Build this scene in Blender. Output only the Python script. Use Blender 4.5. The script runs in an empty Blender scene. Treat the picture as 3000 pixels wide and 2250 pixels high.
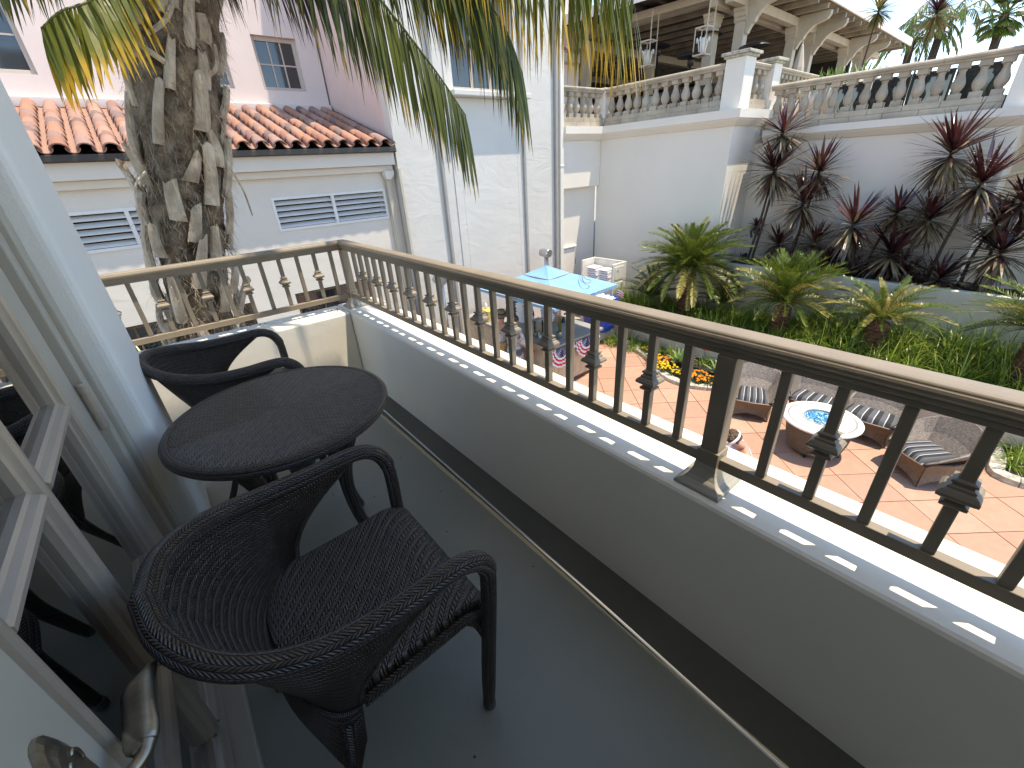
import bpy, bmesh, math, random
import numpy as np
from mathutils import Vector, Matrix
random.seed(7); rng = np.random.default_rng(7)
scn = bpy.context.scene
C = scn.collection
rad = math.radians
PI = math.pi

# ------------------------------------------------------------ camera
cd = bpy.data.cameras.new('camera'); cam = bpy.data.objects.new('camera', cd); C.objects.link(cam)
YAW, PIT, ROL = 0.6676413, 0.4762752, -0.0630482
cy_, sy_, cp_, sp_ = math.cos(YAW), math.sin(YAW), math.cos(PIT), math.sin(PIT)
Fv = Vector((sy_*cp_, cy_*cp_, -sp_)); Rv = Vector((cy_, -sy_, 0)); Uv = Rv.cross(Fv)
R2 = Rv*math.cos(ROL)+Uv*math.sin(ROL); U2 = -Rv*math.sin(ROL)+Uv*math.cos(ROL)
cam.matrix_world = Matrix(((R2.x, U2.x, -Fv.x, 0), (R2.y, U2.y, -Fv.y, 0), (R2.z, U2.z, -Fv.z, 0), (0, 0, 0, 1)))
cd.sensor_width = 36; cd.lens = 36*1235.4/3000; cd.clip_start = 0.03; cd.clip_end = 2000
scn.camera = cam

# ------------------------------------------------------------ world, sun, exposure
SUN = Vector((0.195, -0.215, 1.0)).normalized()
world = bpy.data.worlds.new('World'); scn.world = world; world.use_nodes = True
nt = world.node_tree; bg = nt.nodes['Background']
sky = nt.nodes.new('ShaderNodeTexSky'); sky.sky_type = 'NISHITA'; sky.sun_disc = False
sky.sun_elevation = math.asin(SUN.z); sky.sun_rotation = math.atan2(SUN.x, SUN.y)
sky.air_density = 1.0; sky.dust_density = 0.3; sky.ozone_density = 1.2
hs = nt.nodes.new('ShaderNodeHueSaturation'); hs.inputs['Saturation'].default_value = 1.1; nt.links.new(sky.outputs[0], hs.inputs['Color']); nt.links.new(hs.outputs[0], bg.inputs[0]); bg.inputs[1].default_value = 0.15; sky.altitude = 2500
sl = bpy.data.lights.new('sun', 'SUN'); sl.energy = 2.05; sl.angle = rad(0.53); sl.color = (1.0, 0.975, 0.93)
so = bpy.data.objects.new('sun', sl); C.objects.link(so); so.rotation_euler = SUN.to_track_quat('Z', 'Y').to_euler()
so.location = (3, -3, 15)
scn.view_settings.view_transform = 'Standard'; scn.view_settings.look = 'None'
scn.view_settings.exposure = 1.8; scn.view_settings.gamma = 1; scn.view_settings.use_curve_mapping = False
scn.view_settings.use_white_balance = True; scn.view_settings.white_balance_temperature = 8200
scn.render.engine = 'CYCLES'

# ------------------------------------------------------------ materials
def newmat(name):
    m = bpy.data.materials.new(name); m.use_nodes = True
    return m, m.node_tree, m.node_tree.nodes['Principled BSDF']
def N(t, typ, **kw):
    n = t.nodes.new(typ)
    for k, v in kw.items(): setattr(n, k, v)
    return n
def mth(t, op, a, b=None, c=None):
    n = t.nodes.new('ShaderNodeMath'); n.operation = op
    for i, v in enumerate((a, b, c)):
        if v is None: continue
        if isinstance(v, (int, float)): n.inputs[i].default_value = v
        else: t.links.new(v, n.inputs[i])
    return n.outputs[0]
def mixc(t, fac, a, b, mode='MIX'):
    n = t.nodes.new('ShaderNodeMix'); n.data_type = 'RGBA'; n.blend_type = mode
    if isinstance(fac, (int, float)): n.inputs[0].default_value = fac
    else: t.links.new(fac, n.inputs[0])
    for i, v in ((6, a), (7, b)):
        if isinstance(v, tuple): n.inputs[i].default_value = (*v, 1)
        else: t.links.new(v, n.inputs[i])
    return n.outputs[2]
def noise(t, vec, scale, detail=4, rough=0.55, dist=0.0, sc3=None):
    n = t.nodes.new('ShaderNodeTexNoise'); n.inputs['Scale'].default_value = scale
    n.inputs['Detail'].default_value = detail; n.inputs['Roughness'].default_value = rough
    n.inputs['Distortion'].default_value = dist
    if sc3:
        mp = t.nodes.new('ShaderNodeMapping'); mp.inputs['Scale'].default_value = sc3
        t.links.new(vec, mp.inputs[0]); vec = mp.outputs[0]
    t.links.new(vec, n.inputs['Vector'])
    return n.outputs[0]
def ramp(t, fac, stops):
    n = t.nodes.new('ShaderNodeValToRGB'); cr = n.color_ramp
    while len(cr.elements) < len(stops): cr.elements.new(0.5)
    for e, (p, c) in zip(cr.elements, stops):
        e.position = p; e.color = (*c, 1) if isinstance(c, tuple) else (c, c, c, 1)
    t.links.new(fac, n.inputs[0]); return n.outputs[0]
def bump(t, h, strength=0.3, dist=0.01, nrm=None):
    n = t.nodes.new('ShaderNodeBump'); n.inputs['Strength'].default_value = strength; n.inputs['Distance'].default_value = dist
    t.links.new(h, n.inputs['Height'])
    if nrm: t.links.new(nrm, n.inputs['Normal'])
    return n.outputs[0]
def gpos(t): return N(t, 'ShaderNodeNewGeometry').outputs['Position']
def ocoord(t): return N(t, 'ShaderNodeTexCoord').outputs['Object']
def uvc(t): return N(t, 'ShaderNodeTexCoord').outputs['UV']

def surf(name, col, rough=0.6, var=0.12, vs=3.0, bs=0.15, bscale=60, metal=0.0, col2=None, bd=0.004, spec=0.5, obj=False, big=None, coat=0):
    """plain weathered surface: two-tone mottling, fine relief"""
    m, t, p = newmat(name)
    g = ocoord(t) if obj else gpos(t)
    c2 = col2 or tuple(max(0, c*(1-var*2.2)) for c in col)
    f = noise(t, g, vs, 5, 0.6)
    f = ramp(t, f, [(0.35, 0.0), (0.68, 1.0)])
    c = mixc(t, f, c2, col)
    t.links.new(c, p.inputs['Base Color'])
    p.inputs['Roughness'].default_value = rough; p.inputs['Metallic'].default_value = metal
    p.inputs['Specular IOR Level'].default_value = spec
    if coat: p.inputs['Coat Weight'].default_value = coat; p.inputs['Coat Roughness'].default_value = 0.15
    h = noise(t, g, bscale, 6, 0.65)
    n1 = bump(t, h, bs, bd)
    if big:  # (scale, strength, dist, stretch)
        hb = noise(t, g, big[0], 5, 0.6, 1.2, big[3])
        n1 = bump(t, hb, big[1], big[2], n1)
    t.links.new(n1, p.inputs['Normal'])
    return m

def weave(name, col, su, sv, mode='uv', depth=0.0035, quad=False):
    """wicker: herringbone strands running along UV rows"""
    m, t, p = newmat(name)
    if quad:
        o = ocoord(t); sx = N(t, 'ShaderNodeSeparateXYZ'); mp = N(t, 'ShaderNodeMapping'); mp.inputs['Rotation'].default_value = (0, 0, rad(38))
        t.links.new(o, mp.inputs[0]); t.links.new(mp.outputs[0], sx.inputs[0])
        X, Y = sx.outputs[0], sx.outputs[1]
        sel = mth(t, 'GREATER_THAN', mth(t, 'ABSOLUTE', X), mth(t, 'ABSOLUTE', Y))
        inv = mth(t, 'SUBTRACT', 1.0, sel)
        u = mth(t, 'ADD', mth(t, 'MULTIPLY', X, sel), mth(t, 'MULTIPLY', Y, inv))
        v = mth(t, 'ADD', mth(t, 'MULTIPLY', Y, sel), mth(t, 'MULTIPLY', X, inv))
    else:
        sx = N(t, 'ShaderNodeSeparateXYZ'); t.links.new(uvc(t), sx.inputs[0]); u, v = sx.outputs[0], sx.outputs[1]
    V = mth(t, 'MULTIPLY', v, sv); U = mth(t, 'MULTIPLY', u, su)
    fv = mth(t, 'FRACT', V)
    tri = mth(t, 'MULTIPLY', mth(t, 'ABSOLUTE', mth(t, 'SUBTRACT', fv, 0.5)), 2.0)       # 1 at row edge, 0 centre
    s = mth(t, 'FRACT', mth(t, 'ADD', U, mth(t, 'MULTIPLY', tri, 1.3)))
    d = mth(t, 'ABSOLUTE', mth(t, 'SUBTRACT', s, 0.5))                                   # strand profile
    prof = mth(t, 'SQRT', mth(t, 'SUBTRACT', 1.0, mth(t, 'MINIMUM', mth(t, 'MULTIPLY', mth(t, 'MULTIPLY', d, d), 3.9), 0.98)))
    e1 = mth(t, 'MINIMUM', mth(t, 'MULTIPLY', tri, 5.0), 1.0)
    e2 = mth(t, 'MINIMUM', mth(t, 'MULTIPLY', mth(t, 'SUBTRACT', 1.0, tri), 5.0), 1.0)
    h = mth(t, 'MULTIPLY', prof, mth(t, 'ADD', 0.35, mth(t, 'MULTIPLY', mth(t, 'MULTIPLY', e1, e2), 0.65)))
    wn = N(t, 'ShaderNodeTexWhiteNoise'); cb = N(t, 'ShaderNodeCombineXYZ')
    t.links.new(mth(t, 'FLOOR', mth(t, 'MULTIPLY', V, 2.0)), cb.inputs[0]); t.links.new(mth(t, 'FLOOR', mth(t, 'ADD', U, mth(t, 'MULTIPLY', tri, 1.3))), cb.inputs[1])
    t.links.new(cb.outputs[0], wn.inputs[0])
    cdk = tuple(c*0.7 for c in col); cl = tuple(c*1.7 for c in col)
    c = mixc(t, wn.outputs[0], cdk, cl)
    c = mixc(t, ramp(t, h, [(0.25, 0.0), (0.7, 1.0)]), tuple(x*0.08 for x in col), c)
    t.links.new(c, p.inputs['Base Color']); p.inputs['Roughness'].default_value = 0.36
    p.inputs['Specular IOR Level'].default_value = 0.7
    t.links.new(bump(t, h, 1.0, depth), p.inputs['Normal'])
    return m

def leafmat(name, base, tip, dark=None, rough=0.4, trans=0.25, tipstart=0.55, spec=0.5):
    """leaf: UV.y runs root to tip"""
    m, t, p = newmat(name)
    sx = N(t, 'ShaderNodeSeparateXYZ'); t.links.new(uvc(t), sx.inputs[0])
    ge = N(t, 'ShaderNodeNewGeometry')
    rnd = ge.outputs['Random Per Island']
    g = gpos(t); nz = noise(t, g, 9, 3, 0.6)
    f = mth(t, 'ADD', sx.outputs[1], mth(t, 'MULTIPLY', mth(t, 'SUBTRACT', rnd, 0.5), 0.5))
    f = mth(t, 'ADD', f, mth(t, 'MULTIPLY', mth(t, 'SUBTRACT', nz, 0.5), 0.5))
    f = ramp(t, f, [(tipstart, 0.0), (min(1.0, tipstart+0.3), 1.0)])
    dk = dark or tuple(c*0.45 for c in base)
    c0 = mixc(t, rnd, dk, base)
    c = mixc(t, f, c0, tip)
    t.links.new(c, p.inputs['Base Color']); p.inputs['Roughness'].default_value = rough
    p.inputs['Specular IOR Level'].default_value = spec
    tr = N(t, 'ShaderNodeBsdfTranslucent'); t.links.new(mixc(t, 0.5, c, (0.5, 0.55, 0.08), 'MULTIPLY'), tr.inputs[0])
    t.links.new(c, tr.inputs[0])
    mx = N(t, 'ShaderNodeMixShader'); mx.inputs[0].default_value = trans
    t.links.new(p.outputs[0], mx.inputs[1]); t.links.new(tr.outputs[0], mx.inputs[2])
    t.links.new(mx.outputs[0], t.nodes['Material Output'].inputs[0])
    return m

M = {}
STU = dict(rough=0.85, var=0.035, vs=1.2, bs=0.5, bscale=45, bd=0.004, spec=0.2)
M['white'] = surf('painted_stucco', (0.79, 0.745, 0.67), **STU)
M['whitein'] = surf('painted_parapet', (0.88, 0.825, 0.71), rough=0.6, var=0.035, vs=1.3, bs=0.3, bscale=25, bd=0.004, spec=0.3, big=(3, 0.16, 0.012, (1, .5, 1)))
M['rough'] = surf('rough_trowelled_stucco', (0.62, 0.605, 0.565), rough=0.85, var=0.03, vs=1.0, bs=0.4, bscale=30, bd=0.005, spec=0.2, big=(1.8, 0.36, 0.035, (0.7, 1, 1.2)))
M['wing'] = surf('cream_stucco', (0.66, 0.615, 0.55), rough=0.85, var=0.03, vs=1.0, bs=0.4, bscale=30, bd=0.005, spec=0.2, big=(1.6, 0.35, 0.03, (0.5, 1, 1.5)))
M['pink'] = surf('pink_stucco', (0.70, 0.54, 0.495), **STU)
M['pinkpale'] = surf('pale_pink_stucco', (0.70, 0.60, 0.565), **STU)
M['terr'] = surf('smooth_white_plaster', (0.78, 0.73, 0.655), rough=0.85, var=0.02, vs=0.8, bs=0.4, bscale=50, bd=0.003, spec=0.2)
M['tan'] = surf('tan_stucco', (0.60, 0.52, 0.42), **STU)
M['grey'] = surf('sage_grey_plaster', (0.60, 0.60, 0.52), rough=0.85, var=0.08, vs=1.5, bs=0.3, bscale=40)
M['floor'] = surf('grey_green_deck_paint', (0.24, 0.238, 0.185), rough=0.42, var=0.075, vs=1.1, bs=0.14, bscale=90, bd=0.001, spec=0.4, big=(5, 0.2, 0.01, None))
M['gutter'] = surf('dark_deck_paint', (0.088, 0.085, 0.066), rough=0.5, var=0.1, vs=3, bs=0.2, bscale=60, bd=0.002)
M['bead'] = surf('white_sealant', (0.7, 0.7, 0.68), rough=0.5, var=0.05)
M['rail'] = surf('taupe_metal_paint', (0.25, 0.205, 0.15), rough=0.5, var=0.08, vs=6, bs=0.15, bscale=180, bd=0.0008, spec=0.5)
M['postbase'] = surf('taupe_cast_metal', (0.33, 0.31, 0.26), rough=0.45, var=0.1, vs=9, bs=0.2, bscale=120, bd=0.001)
M['wall'] = surf('textured_wall_paint', (0.80, 0.755, 0.675), rough=0.7, var=0.02, vs=2, bs=0.7, bscale=160, bd=0.0025, spec=0.3)
M['jamb'] = surf('taupe_joinery_paint', (0.42, 0.365, 0.285), rough=0.45, var=0.03, vs=3, bs=0.12, bscale=120, bd=0.0008)
M['jambd'] = surf('shadow_joint_paint', (0.27, 0.23, 0.175), rough=0.5, var=0.03, vs=3, bs=0.1, bscale=120, bd=0.0008)
M['muntin'] = surf('bronze_metal_bar', (0.44, 0.36, 0.28), rough=0.32, var=0.05, vs=8, bs=0.1, bscale=200, bd=0.0005, metal=0.35)
M['brass'] = surf('aged_nickel', (0.42, 0.36, 0.27), rough=0.3, var=0.2, vs=20, bs=0.15, bscale=90, bd=0.0008, metal=0.9)
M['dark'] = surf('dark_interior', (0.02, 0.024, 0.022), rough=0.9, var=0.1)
M['curtain'] = surf('grey_curtain', (0.20, 0.20, 0.21), rough=0.9, var=0.1)
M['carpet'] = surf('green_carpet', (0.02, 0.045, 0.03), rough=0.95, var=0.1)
M['wick'] = weave('espresso_wicker', (0.056, 0.038, 0.026), 100, 46, depth=0.008)
M['wickt'] = weave('espresso_wicker_table', (0.074, 0.058, 0.045), 76, 42, quad=True, depth=0.009)
M['cap'] = surf('grey_plastic_foot', (0.13, 0.14, 0.13), rough=0.5)
M['wick2'] = weave('brown_resin_wicker', (0.20, 0.165, 0.14), 60, 30, depth=0.0022)
M['wick3'] = surf('woven_underbody', (0.155, 0.105, 0.07), rough=0.55, var=0.15, vs=20, bs=0.5, bscale=90, bd=0.004, obj=True)
M['gutm'] = surf('dark_bronze_gutter', (0.045, 0.038, 0.033), rough=0.45, var=0.1)
M['louv'] = surf('white_louvre_paint', (0.70, 0.69, 0.67), rough=0.5, var=0.03, bs=0.05)
M['winf'] = surf('tan_window_frame', (0.50, 0.43, 0.37), rough=0.5, var=0.05, bs=0.05)
M['stone'] = surf('cast_stone', (0.50, 0.43, 0.34), rough=0.8, var=0.16, vs=2.2, bs=0.5, bscale=40, bd=0.006)
M['stonel'] = surf('pale_kerb_stone', (0.60, 0.57, 0.48), rough=0.8, var=0.25, vs=9, bs=0.8, bscale=22, bd=0.012)
M['conduit'] = surf('grey_conduit', (0.36, 0.35, 0.33), rough=0.5, var=0.05)
M['downp'] = surf('beige_downspout', (0.52, 0.47, 0.38), rough=0.5, var=0.05)
M['wood'] = surf('brown_door_wood', (0.16, 0.10, 0.06), rough=0.5, var=0.2, vs=12)
M['beam'] = surf('beige_timber_paint', (0.46, 0.395, 0.315), rough=0.6, var=0.06, vs=2, bs=0.2, bscale=40)
M['ceil'] = surf('shade_toned_boards', (0.06, 0.048, 0.038), rough=0.8, var=0.2, vs=2)  # dark brown puts the shade under the pergola roof into the colour
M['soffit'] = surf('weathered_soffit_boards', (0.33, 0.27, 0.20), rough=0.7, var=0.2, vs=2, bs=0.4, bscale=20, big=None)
M['fascia'] = surf('white_fascia', (0.8, 0.79, 0.76), rough=0.6, var=0.03)
M['black'] = surf('black_metal', (0.018, 0.018, 0.018), rough=0.45, var=0.1)
M['blackcloth'] = surf('black_cloth', (0.012, 0.012, 0.015), rough=0.6, var=0.3, vs=12, bs=0.8, bscale=12, bd=0.03)
M['counter'] = surf('grey_concrete_counter', (0.30, 0.30, 0.29), rough=0.55, var=0.12, vs=3, bs=0.2)
M['travert'] = surf('tan_travertine', (0.64, 0.50, 0.34), rough=0.6, var=0.15, vs=5, bs=0.3, bscale=30)
M['kick'] = surf('dark_red_brown_plinth', (0.12, 0.05, 0.035), rough=0.6)
M['blueum'] = surf('light_blue_canvas', (0.20, 0.40, 0.58), rough=0.8, var=0.06, vs=4, bs=0.15, bscale=300, bd=0.001, spec=0.2)
M['towel'] = surf('white_terry_towel', (0.80, 0.79, 0.82), rough=0.95, var=0.04, vs=8, bs=0.5, bscale=120, bd=0.006)
M['bluep'] = surf('blue_plastic', (0.015, 0.06, 0.42), rough=0.35, var=0.1)
M['cab'] = surf('ivory_cabinet_paint', (0.74, 0.71, 0.64), rough=0.5, var=0.04)
M['silver'] = surf('brushed_steel', (0.55, 0.56, 0.57), rough=0.3, var=0.1, metal=0.9)
M['pot'] = surf('grey_green_pot', (0.16, 0.20, 0.19), rough=0.5)
M['yellowbox'] = surf('yellow_box', (0.62, 0.45, 0.14), rough=0.6)
M['soil'] = surf('dark_garden_soil', (0.035, 0.026, 0.018), rough=0.95, var=0.3, vs=12, bs=0.9, bscale=35, bd=0.03)
M['ground'] = surf('concrete_ground', (0.35, 0.32, 0.28), rough=0.9, var=0.1)
M['skin'] = surf('skin', (0.52, 0.27, 0.19), rough=0.55, var=0.06, vs=10, bs=0.1)
M['hair'] = surf('brown_hair', (0.15, 0.085, 0.045), rough=0.6, var=0.35, vs=25, bs=1.0, bscale=40, bd=0.02)
M['straw'] = surf('brown_straw_hat', (0.30, 0.19, 0.11), rough=0.8, var=0.2, vs=30, bs=0.5, bscale=60)
M['print'] = surf('printed_white_cotton', (0.66, 0.62, 0.60), rough=0.9, col2=(0.25, 0.24, 0.27), vs=16)
M['blueshirt'] = surf('light_blue_cotton', (0.38, 0.47, 0.78), rough=0.9, var=0.08)
M['navy'] = surf('navy_cotton', (0.03, 0.04, 0.08), rough=0.9, var=0.1)
M['orange'] = surf('orange_canvas', (0.55, 0.30, 0.10), rough=0.8, var=0.15)
M['denim'] = surf('grey_trousers', (0.12, 0.13, 0.16), rough=0.9, var=0.1)
M['band'] = surf('white_headband', (0.75, 0.77, 0.85), rough=0.8, var=0.06)
M['boot'] = surf('weathered_palm_boot', (0.66, 0.58, 0.46), rough=0.8, var=0.28, vs=6, bs=0.9, bscale=30, bd=0.01, col2=(0.36, 0.28, 0.20), big=(16, 1.0, 0.02, (1.6, 1.6, .16)))
M['fibre'] = surf('palm_fibre', (0.46, 0.36, 0.25), rough=0.95, var=0.3, vs=9, bs=1.0, bscale=55, bd=0.03, col2=(0.10, 0.065, 0.04), big=(9, 0.9, 0.05, (1, 1, 0.3)))
M['strand'] = surf('palm_fibre_strand', (0.55, 0.46, 0.34), rough=0.9, var=0.3, vs=30)
M['frond'] = leafmat('palm_leaflet', (0.115, 0.145, 0.022), (0.42, 0.28, 0.05), dark=(0.03, 0.05, 0.012), tipstart=0.92, trans=0.3)
M['frondy'] = leafmat('yellowing_palm_leaflet', (0.16, 0.18, 0.028), (0.56, 0.36, 0.04), dark=(0.08, 0.11, 0.015), tipstart=0.55, trans=0.35)
M['frondd'] = leafmat('dead_palm_leaflet', (0.16, 0.11, 0.06), (0.13, 0.085, 0.05), dark=(0.035, 0.025, 0.018), tipstart=0.5, trans=0.1)
M['rachis'] = surf('palm_rachis', (0.13, 0.145, 0.035), rough=0.45, var=0.15, vs=5)
M['rachisd'] = surf('dead_rachis', (0.25, 0.2, 0.14), rough=0.7, var=0.2, vs=5)
M['cyc'] = leafmat('cycad_leaflet', (0.125, 0.19, 0.025), (0.28, 0.29, 0.07), dark=(0.055, 0.10, 0.015), tipstart=0.75, trans=0.2, rough=0.35)
M['cycy'] = leafmat('yellow_cycad_leaflet', (0.42, 0.36, 0.10), (0.55, 0.46, 0.16), dark=(0.19, 0.21, 0.05), tipstart=0.4, trans=0.2)
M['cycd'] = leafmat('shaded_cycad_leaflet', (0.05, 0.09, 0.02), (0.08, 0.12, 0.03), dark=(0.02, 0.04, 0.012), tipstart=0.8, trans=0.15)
M['cyctr'] = surf('cycad_trunk', (0.19, 0.085, 0.045), rough=0.9, var=0.35, vs=14, bs=1, bscale=22, bd=0.03)
M['cone'] = surf('tan_cycad_cone', (0.50, 0.32, 0.09), rough=0.8, var=0.2, vs=30, bs=0.8, bscale=60)
M['cordr'] = leafmat('burgundy_cordyline_leaf', (0.115, 0.035, 0.035), (0.09, 0.04, 0.035), dark=(0.03, 0.009, 0.014), tipstart=0.75, trans=0.12, rough=0.25, spec=0.8)
M['cordo'] = leafmat('aged_cordyline_leaf', (0.36, 0.31, 0.18), (0.16, 0.10, 0.06), dark=(0.07, 0.03, 0.03), tipstart=0.78, trans=0.08, rough=0.22, spec=1.0)
M['cordt'] = surf('cordyline_stem', (0.11, 0.075, 0.055), rough=0.85, var=0.3, vs=16, bs=0.6, bscale=40)
M['cordg'] = leafmat('green_bronze_cordyline_leaf', (0.26, 0.25, 0.08), (0.28, 0.15, 0.06), dark=(0.09, 0.10, 0.035), tipstart=0.6, trans=0.2)
M['grass'] = leafmat('strappy_green_leaf', (0.30, 0.42, 0.06), (0.42, 0.45, 0.12), dark=(0.09, 0.17, 0.022), tipstart=0.7, trans=0.42, rough=0.3)
M['flowy'] = surf('yellow_marigold', (0.78, 0.50, 0.012), rough=0.8, var=0.15, vs=40)
M['flowo'] = surf('orange_marigold', (0.80, 0.26, 0.01), rough=0.8, var=0.15, vs=40)
M['flowr'] = surf('red_flower', (0.62, 0.05, 0.03), rough=0.7, var=0.2, vs=30)
M['agave'] = leafmat('pale_green_agave_leaf', (0.22, 0.33, 0.12), (0.30, 0.36, 0.12), dark=(0.12, 0.21, 0.06), tipstart=0.8, trans=0.15)

def tiles_mat(name, cols):
    m, t, p = newmat(name)
    oi = N(t, 'ShaderNodeObjectInfo')
    c = ramp(t, oi.outputs['Random'], cols)
    t.nodes[-1].color_ramp.interpolation = 'CONSTANT' if False else 'LINEAR'
    g = gpos(t); f = ramp(t, noise(t, g, 9, 5, 0.65), [(0.3, 0.0), (0.7, 1.0)])
    c = mixc(t, mth(t, 'MULTIPLY', f, 0.4 if 'roof' in name else 0.3), c, (0.20, 0.11, 0.08))
    t.links.new(c, p.inputs['Base Color']); p.inputs['Roughness'].default_value = 0.75
    t.links.new(bump(t, noise(t, g, 40, 5, 0.6), 0.4, 0.005), p.inputs['Normal'])
    return m
M['tile'] = tiles_mat('clay_roof_tile', [(0.0, (0.29, 0.13, 0.085)), (0.25, (0.42, 0.205, 0.13)), (0.45, (0.34, 0.21, 0.175)), (0.62, (0.15, 0.105, 0.10)), (0.8, (0.34, 0.15, 0.095)), (1.0, (0.44, 0.28, 0.22))])
M['paver'] = tiles_mat('terracotta_slab', [(0.0, (0.36, 0.20, 0.14)), (0.35, (0.46, 0.26, 0.18)), (0.7, (0.40, 0.23, 0.165)), (1.0, (0.50, 0.30, 0.215))])
M['grout'] = surf('dark_joint', (0.16, 0.08, 0.055), rough=0.9)

def m_glass(name, tint=(0.9, 0.95, 0.95), refl=1.0):
    m, t, p = newmat(name)
    fr = N(t, 'ShaderNodeFresnel'); fr.inputs[0].default_value = 1.5
    gl = N(t, 'ShaderNodeBsdfGlossy'); gl.inputs['Roughness'].default_value = 0.01
    tr = N(t, 'ShaderNodeBsdfTransparent'); tr.inputs[0].default_value = (*tint, 1)
    mx = N(t, 'ShaderNodeMixShader'); t.links.new(mth(t, 'MINIMUM', mth(t, 'MULTIPLY', fr.outputs[0], refl), 1.0), mx.inputs[0])
    t.links.new(tr.outputs[0], mx.inputs[1]); t.links.new(gl.outputs[0], mx.inputs[2])
    t.links.new(mx.outputs[0], t.nodes['Material Output'].inputs[0]); return m
M['glass'] = m_glass('door_glass', (0.55, 0.6, 0.6), 2.2)
M['clear'] = m_glass('clear_glass', (0.92, 0.96, 0.97), 1.0)
m, t, p = newmat('window_glass'); p.inputs['Base Color'].default_value = (0.015, 0.02, 0.025, 1); p.inputs['Roughness'].default_value = 0.06; p.inputs['Specular IOR Level'].default_value = 1.0
M['wglass'] = m
m, t, p = newmat('blue_fire_glass')
vo = N(t, 'ShaderNodeTexVoronoi'); vo.inputs['Scale'].default_value = 38; t.links.new(gpos(t), vo.inputs[0])
t.links.new(ramp(t, vo.outputs['Color'], [(0.2, (0.01, 0.09, 0.24)), (0.55, (0.03, 0.25, 0.48)), (0.85, (0.35, 0.65, 0.8))]), p.inputs['Base Color'])
p.inputs['Roughness'].default_value = 0.15; t.links.new(bump(t, vo.outputs['Distance'], 1.0, 0.02), p.inputs['Normal']); M['fireglass'] = m
# striped cushion: stripes along UV.x
m, t, p = newmat('striped_cushion_fabric')
sx = N(t, 'ShaderNodeSeparateXYZ'); t.links.new(uvc(t), sx.inputs[0])
fr = mth(t, 'FRACT', sx.outputs[0])
c = ramp(t, fr, [(0.0, (0.022, 0.023, 0.027)), (0.46, (0.085, 0.092, 0.105)), (0.92, (0.55, 0.55, 0.54))]); t.nodes[-1].color_ramp.interpolation = 'CONSTANT'
t.links.new(c, p.inputs['Base Color']); p.inputs['Roughness'].default_value = 0.9; M['stripe'] = m
# travertine mosaic ring table top: object coords radius
m, t, p = newmat('tiled_fire_table_top')
o = ocoord(t); sx = N(t, 'ShaderNodeSeparateXYZ'); t.links.new(o, sx.inputs[0])
r_ = mth(t, 'SQRT', mth(t, 'ADD', mth(t, 'MULTIPLY', sx.outputs[0], sx.outputs[0]), mth(t, 'MULTIPLY', sx.outputs[1], sx.outputs[1])))
ring = mth(t, 'MULTIPLY', mth(t, 'GREATER_THAN', r_, 0.445), mth(t, 'LESS_THAN', r_, 0.475))
an = mth(t, 'FRACT', mth(t, 'MULTIPLY', mth(t, 'ARCTAN2', sx.outputs[1], sx.outputs[0]), 14.0))
ring = mth(t, 'MULTIPLY', ring, mth(t, 'GREATER_THAN', an, 0.28))
gx = mth(t, 'LESS_THAN', mth(t, 'FRACT', mth(t, 'MULTIPLY', sx.outputs[0], 7.0)), 0.025); gy = mth(t, 'LESS_THAN', mth(t, 'FRACT', mth(t, 'MULTIPLY', sx.outputs[1], 7.0)), 0.025)
gr = mth(t, 'MAXIMUM', gx, gy)
c = mixc(t, mth(t, 'MULTIPLY', gr, 0.5), (0.78, 0.75, 0.68), (0.4, 0.38, 0.34)); c = mixc(t, ring, c, (0.07, 0.075, 0.07))
t.links.new(c, p.inputs['Base Color']); p.inputs['Roughness'].default_value = 0.4; M['firetop'] = m
# bunting: UV polar-ish fan; v = radius 0..1
m, t, p = newmat('stars_and_stripes_bunting')
sx = N(t, 'ShaderNodeSeparateXYZ'); t.links.new(uvc(t), sx.inputs[0]); v = sx.outputs[1]
st = mth(t, 'GREATER_THAN', mth(t, 'FRACT', mth(t, 'MULTIPLY', mth(t, 'SUBTRACT', v, 0.5), 5.0)), 0.5)
c = mixc(t, st, (0.75, 0.74, 0.74), (0.62, 0.02, 0.035))
blue = mth(t, 'LESS_THAN', v, 0.5)
fu = mth(t, 'SUBTRACT', mth(t, 'FRACT', mth(t, 'MULTIPLY', sx.outputs[0], 13.0)), 0.5); fw = mth(t, 'SUBTRACT', mth(t, 'FRACT', mth(t, 'MULTIPLY', v, 12.0)), 0.5)
star = mth(t, 'LESS_THAN', mth(t, 'ADD', mth(t, 'MULTIPLY', fu, fu), mth(t, 'MULTIPLY', fw, fw)), 0.055)
cb = mixc(t, star, (0.012, 0.02, 0.09), (0.7, 0.7, 0.72)); c = mixc(t, blue, c, cb)
t.links.new(c, p.inputs['Base Color']); p.inputs['Roughness'].default_value = 0.7; M['bunting'] = m

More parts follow.
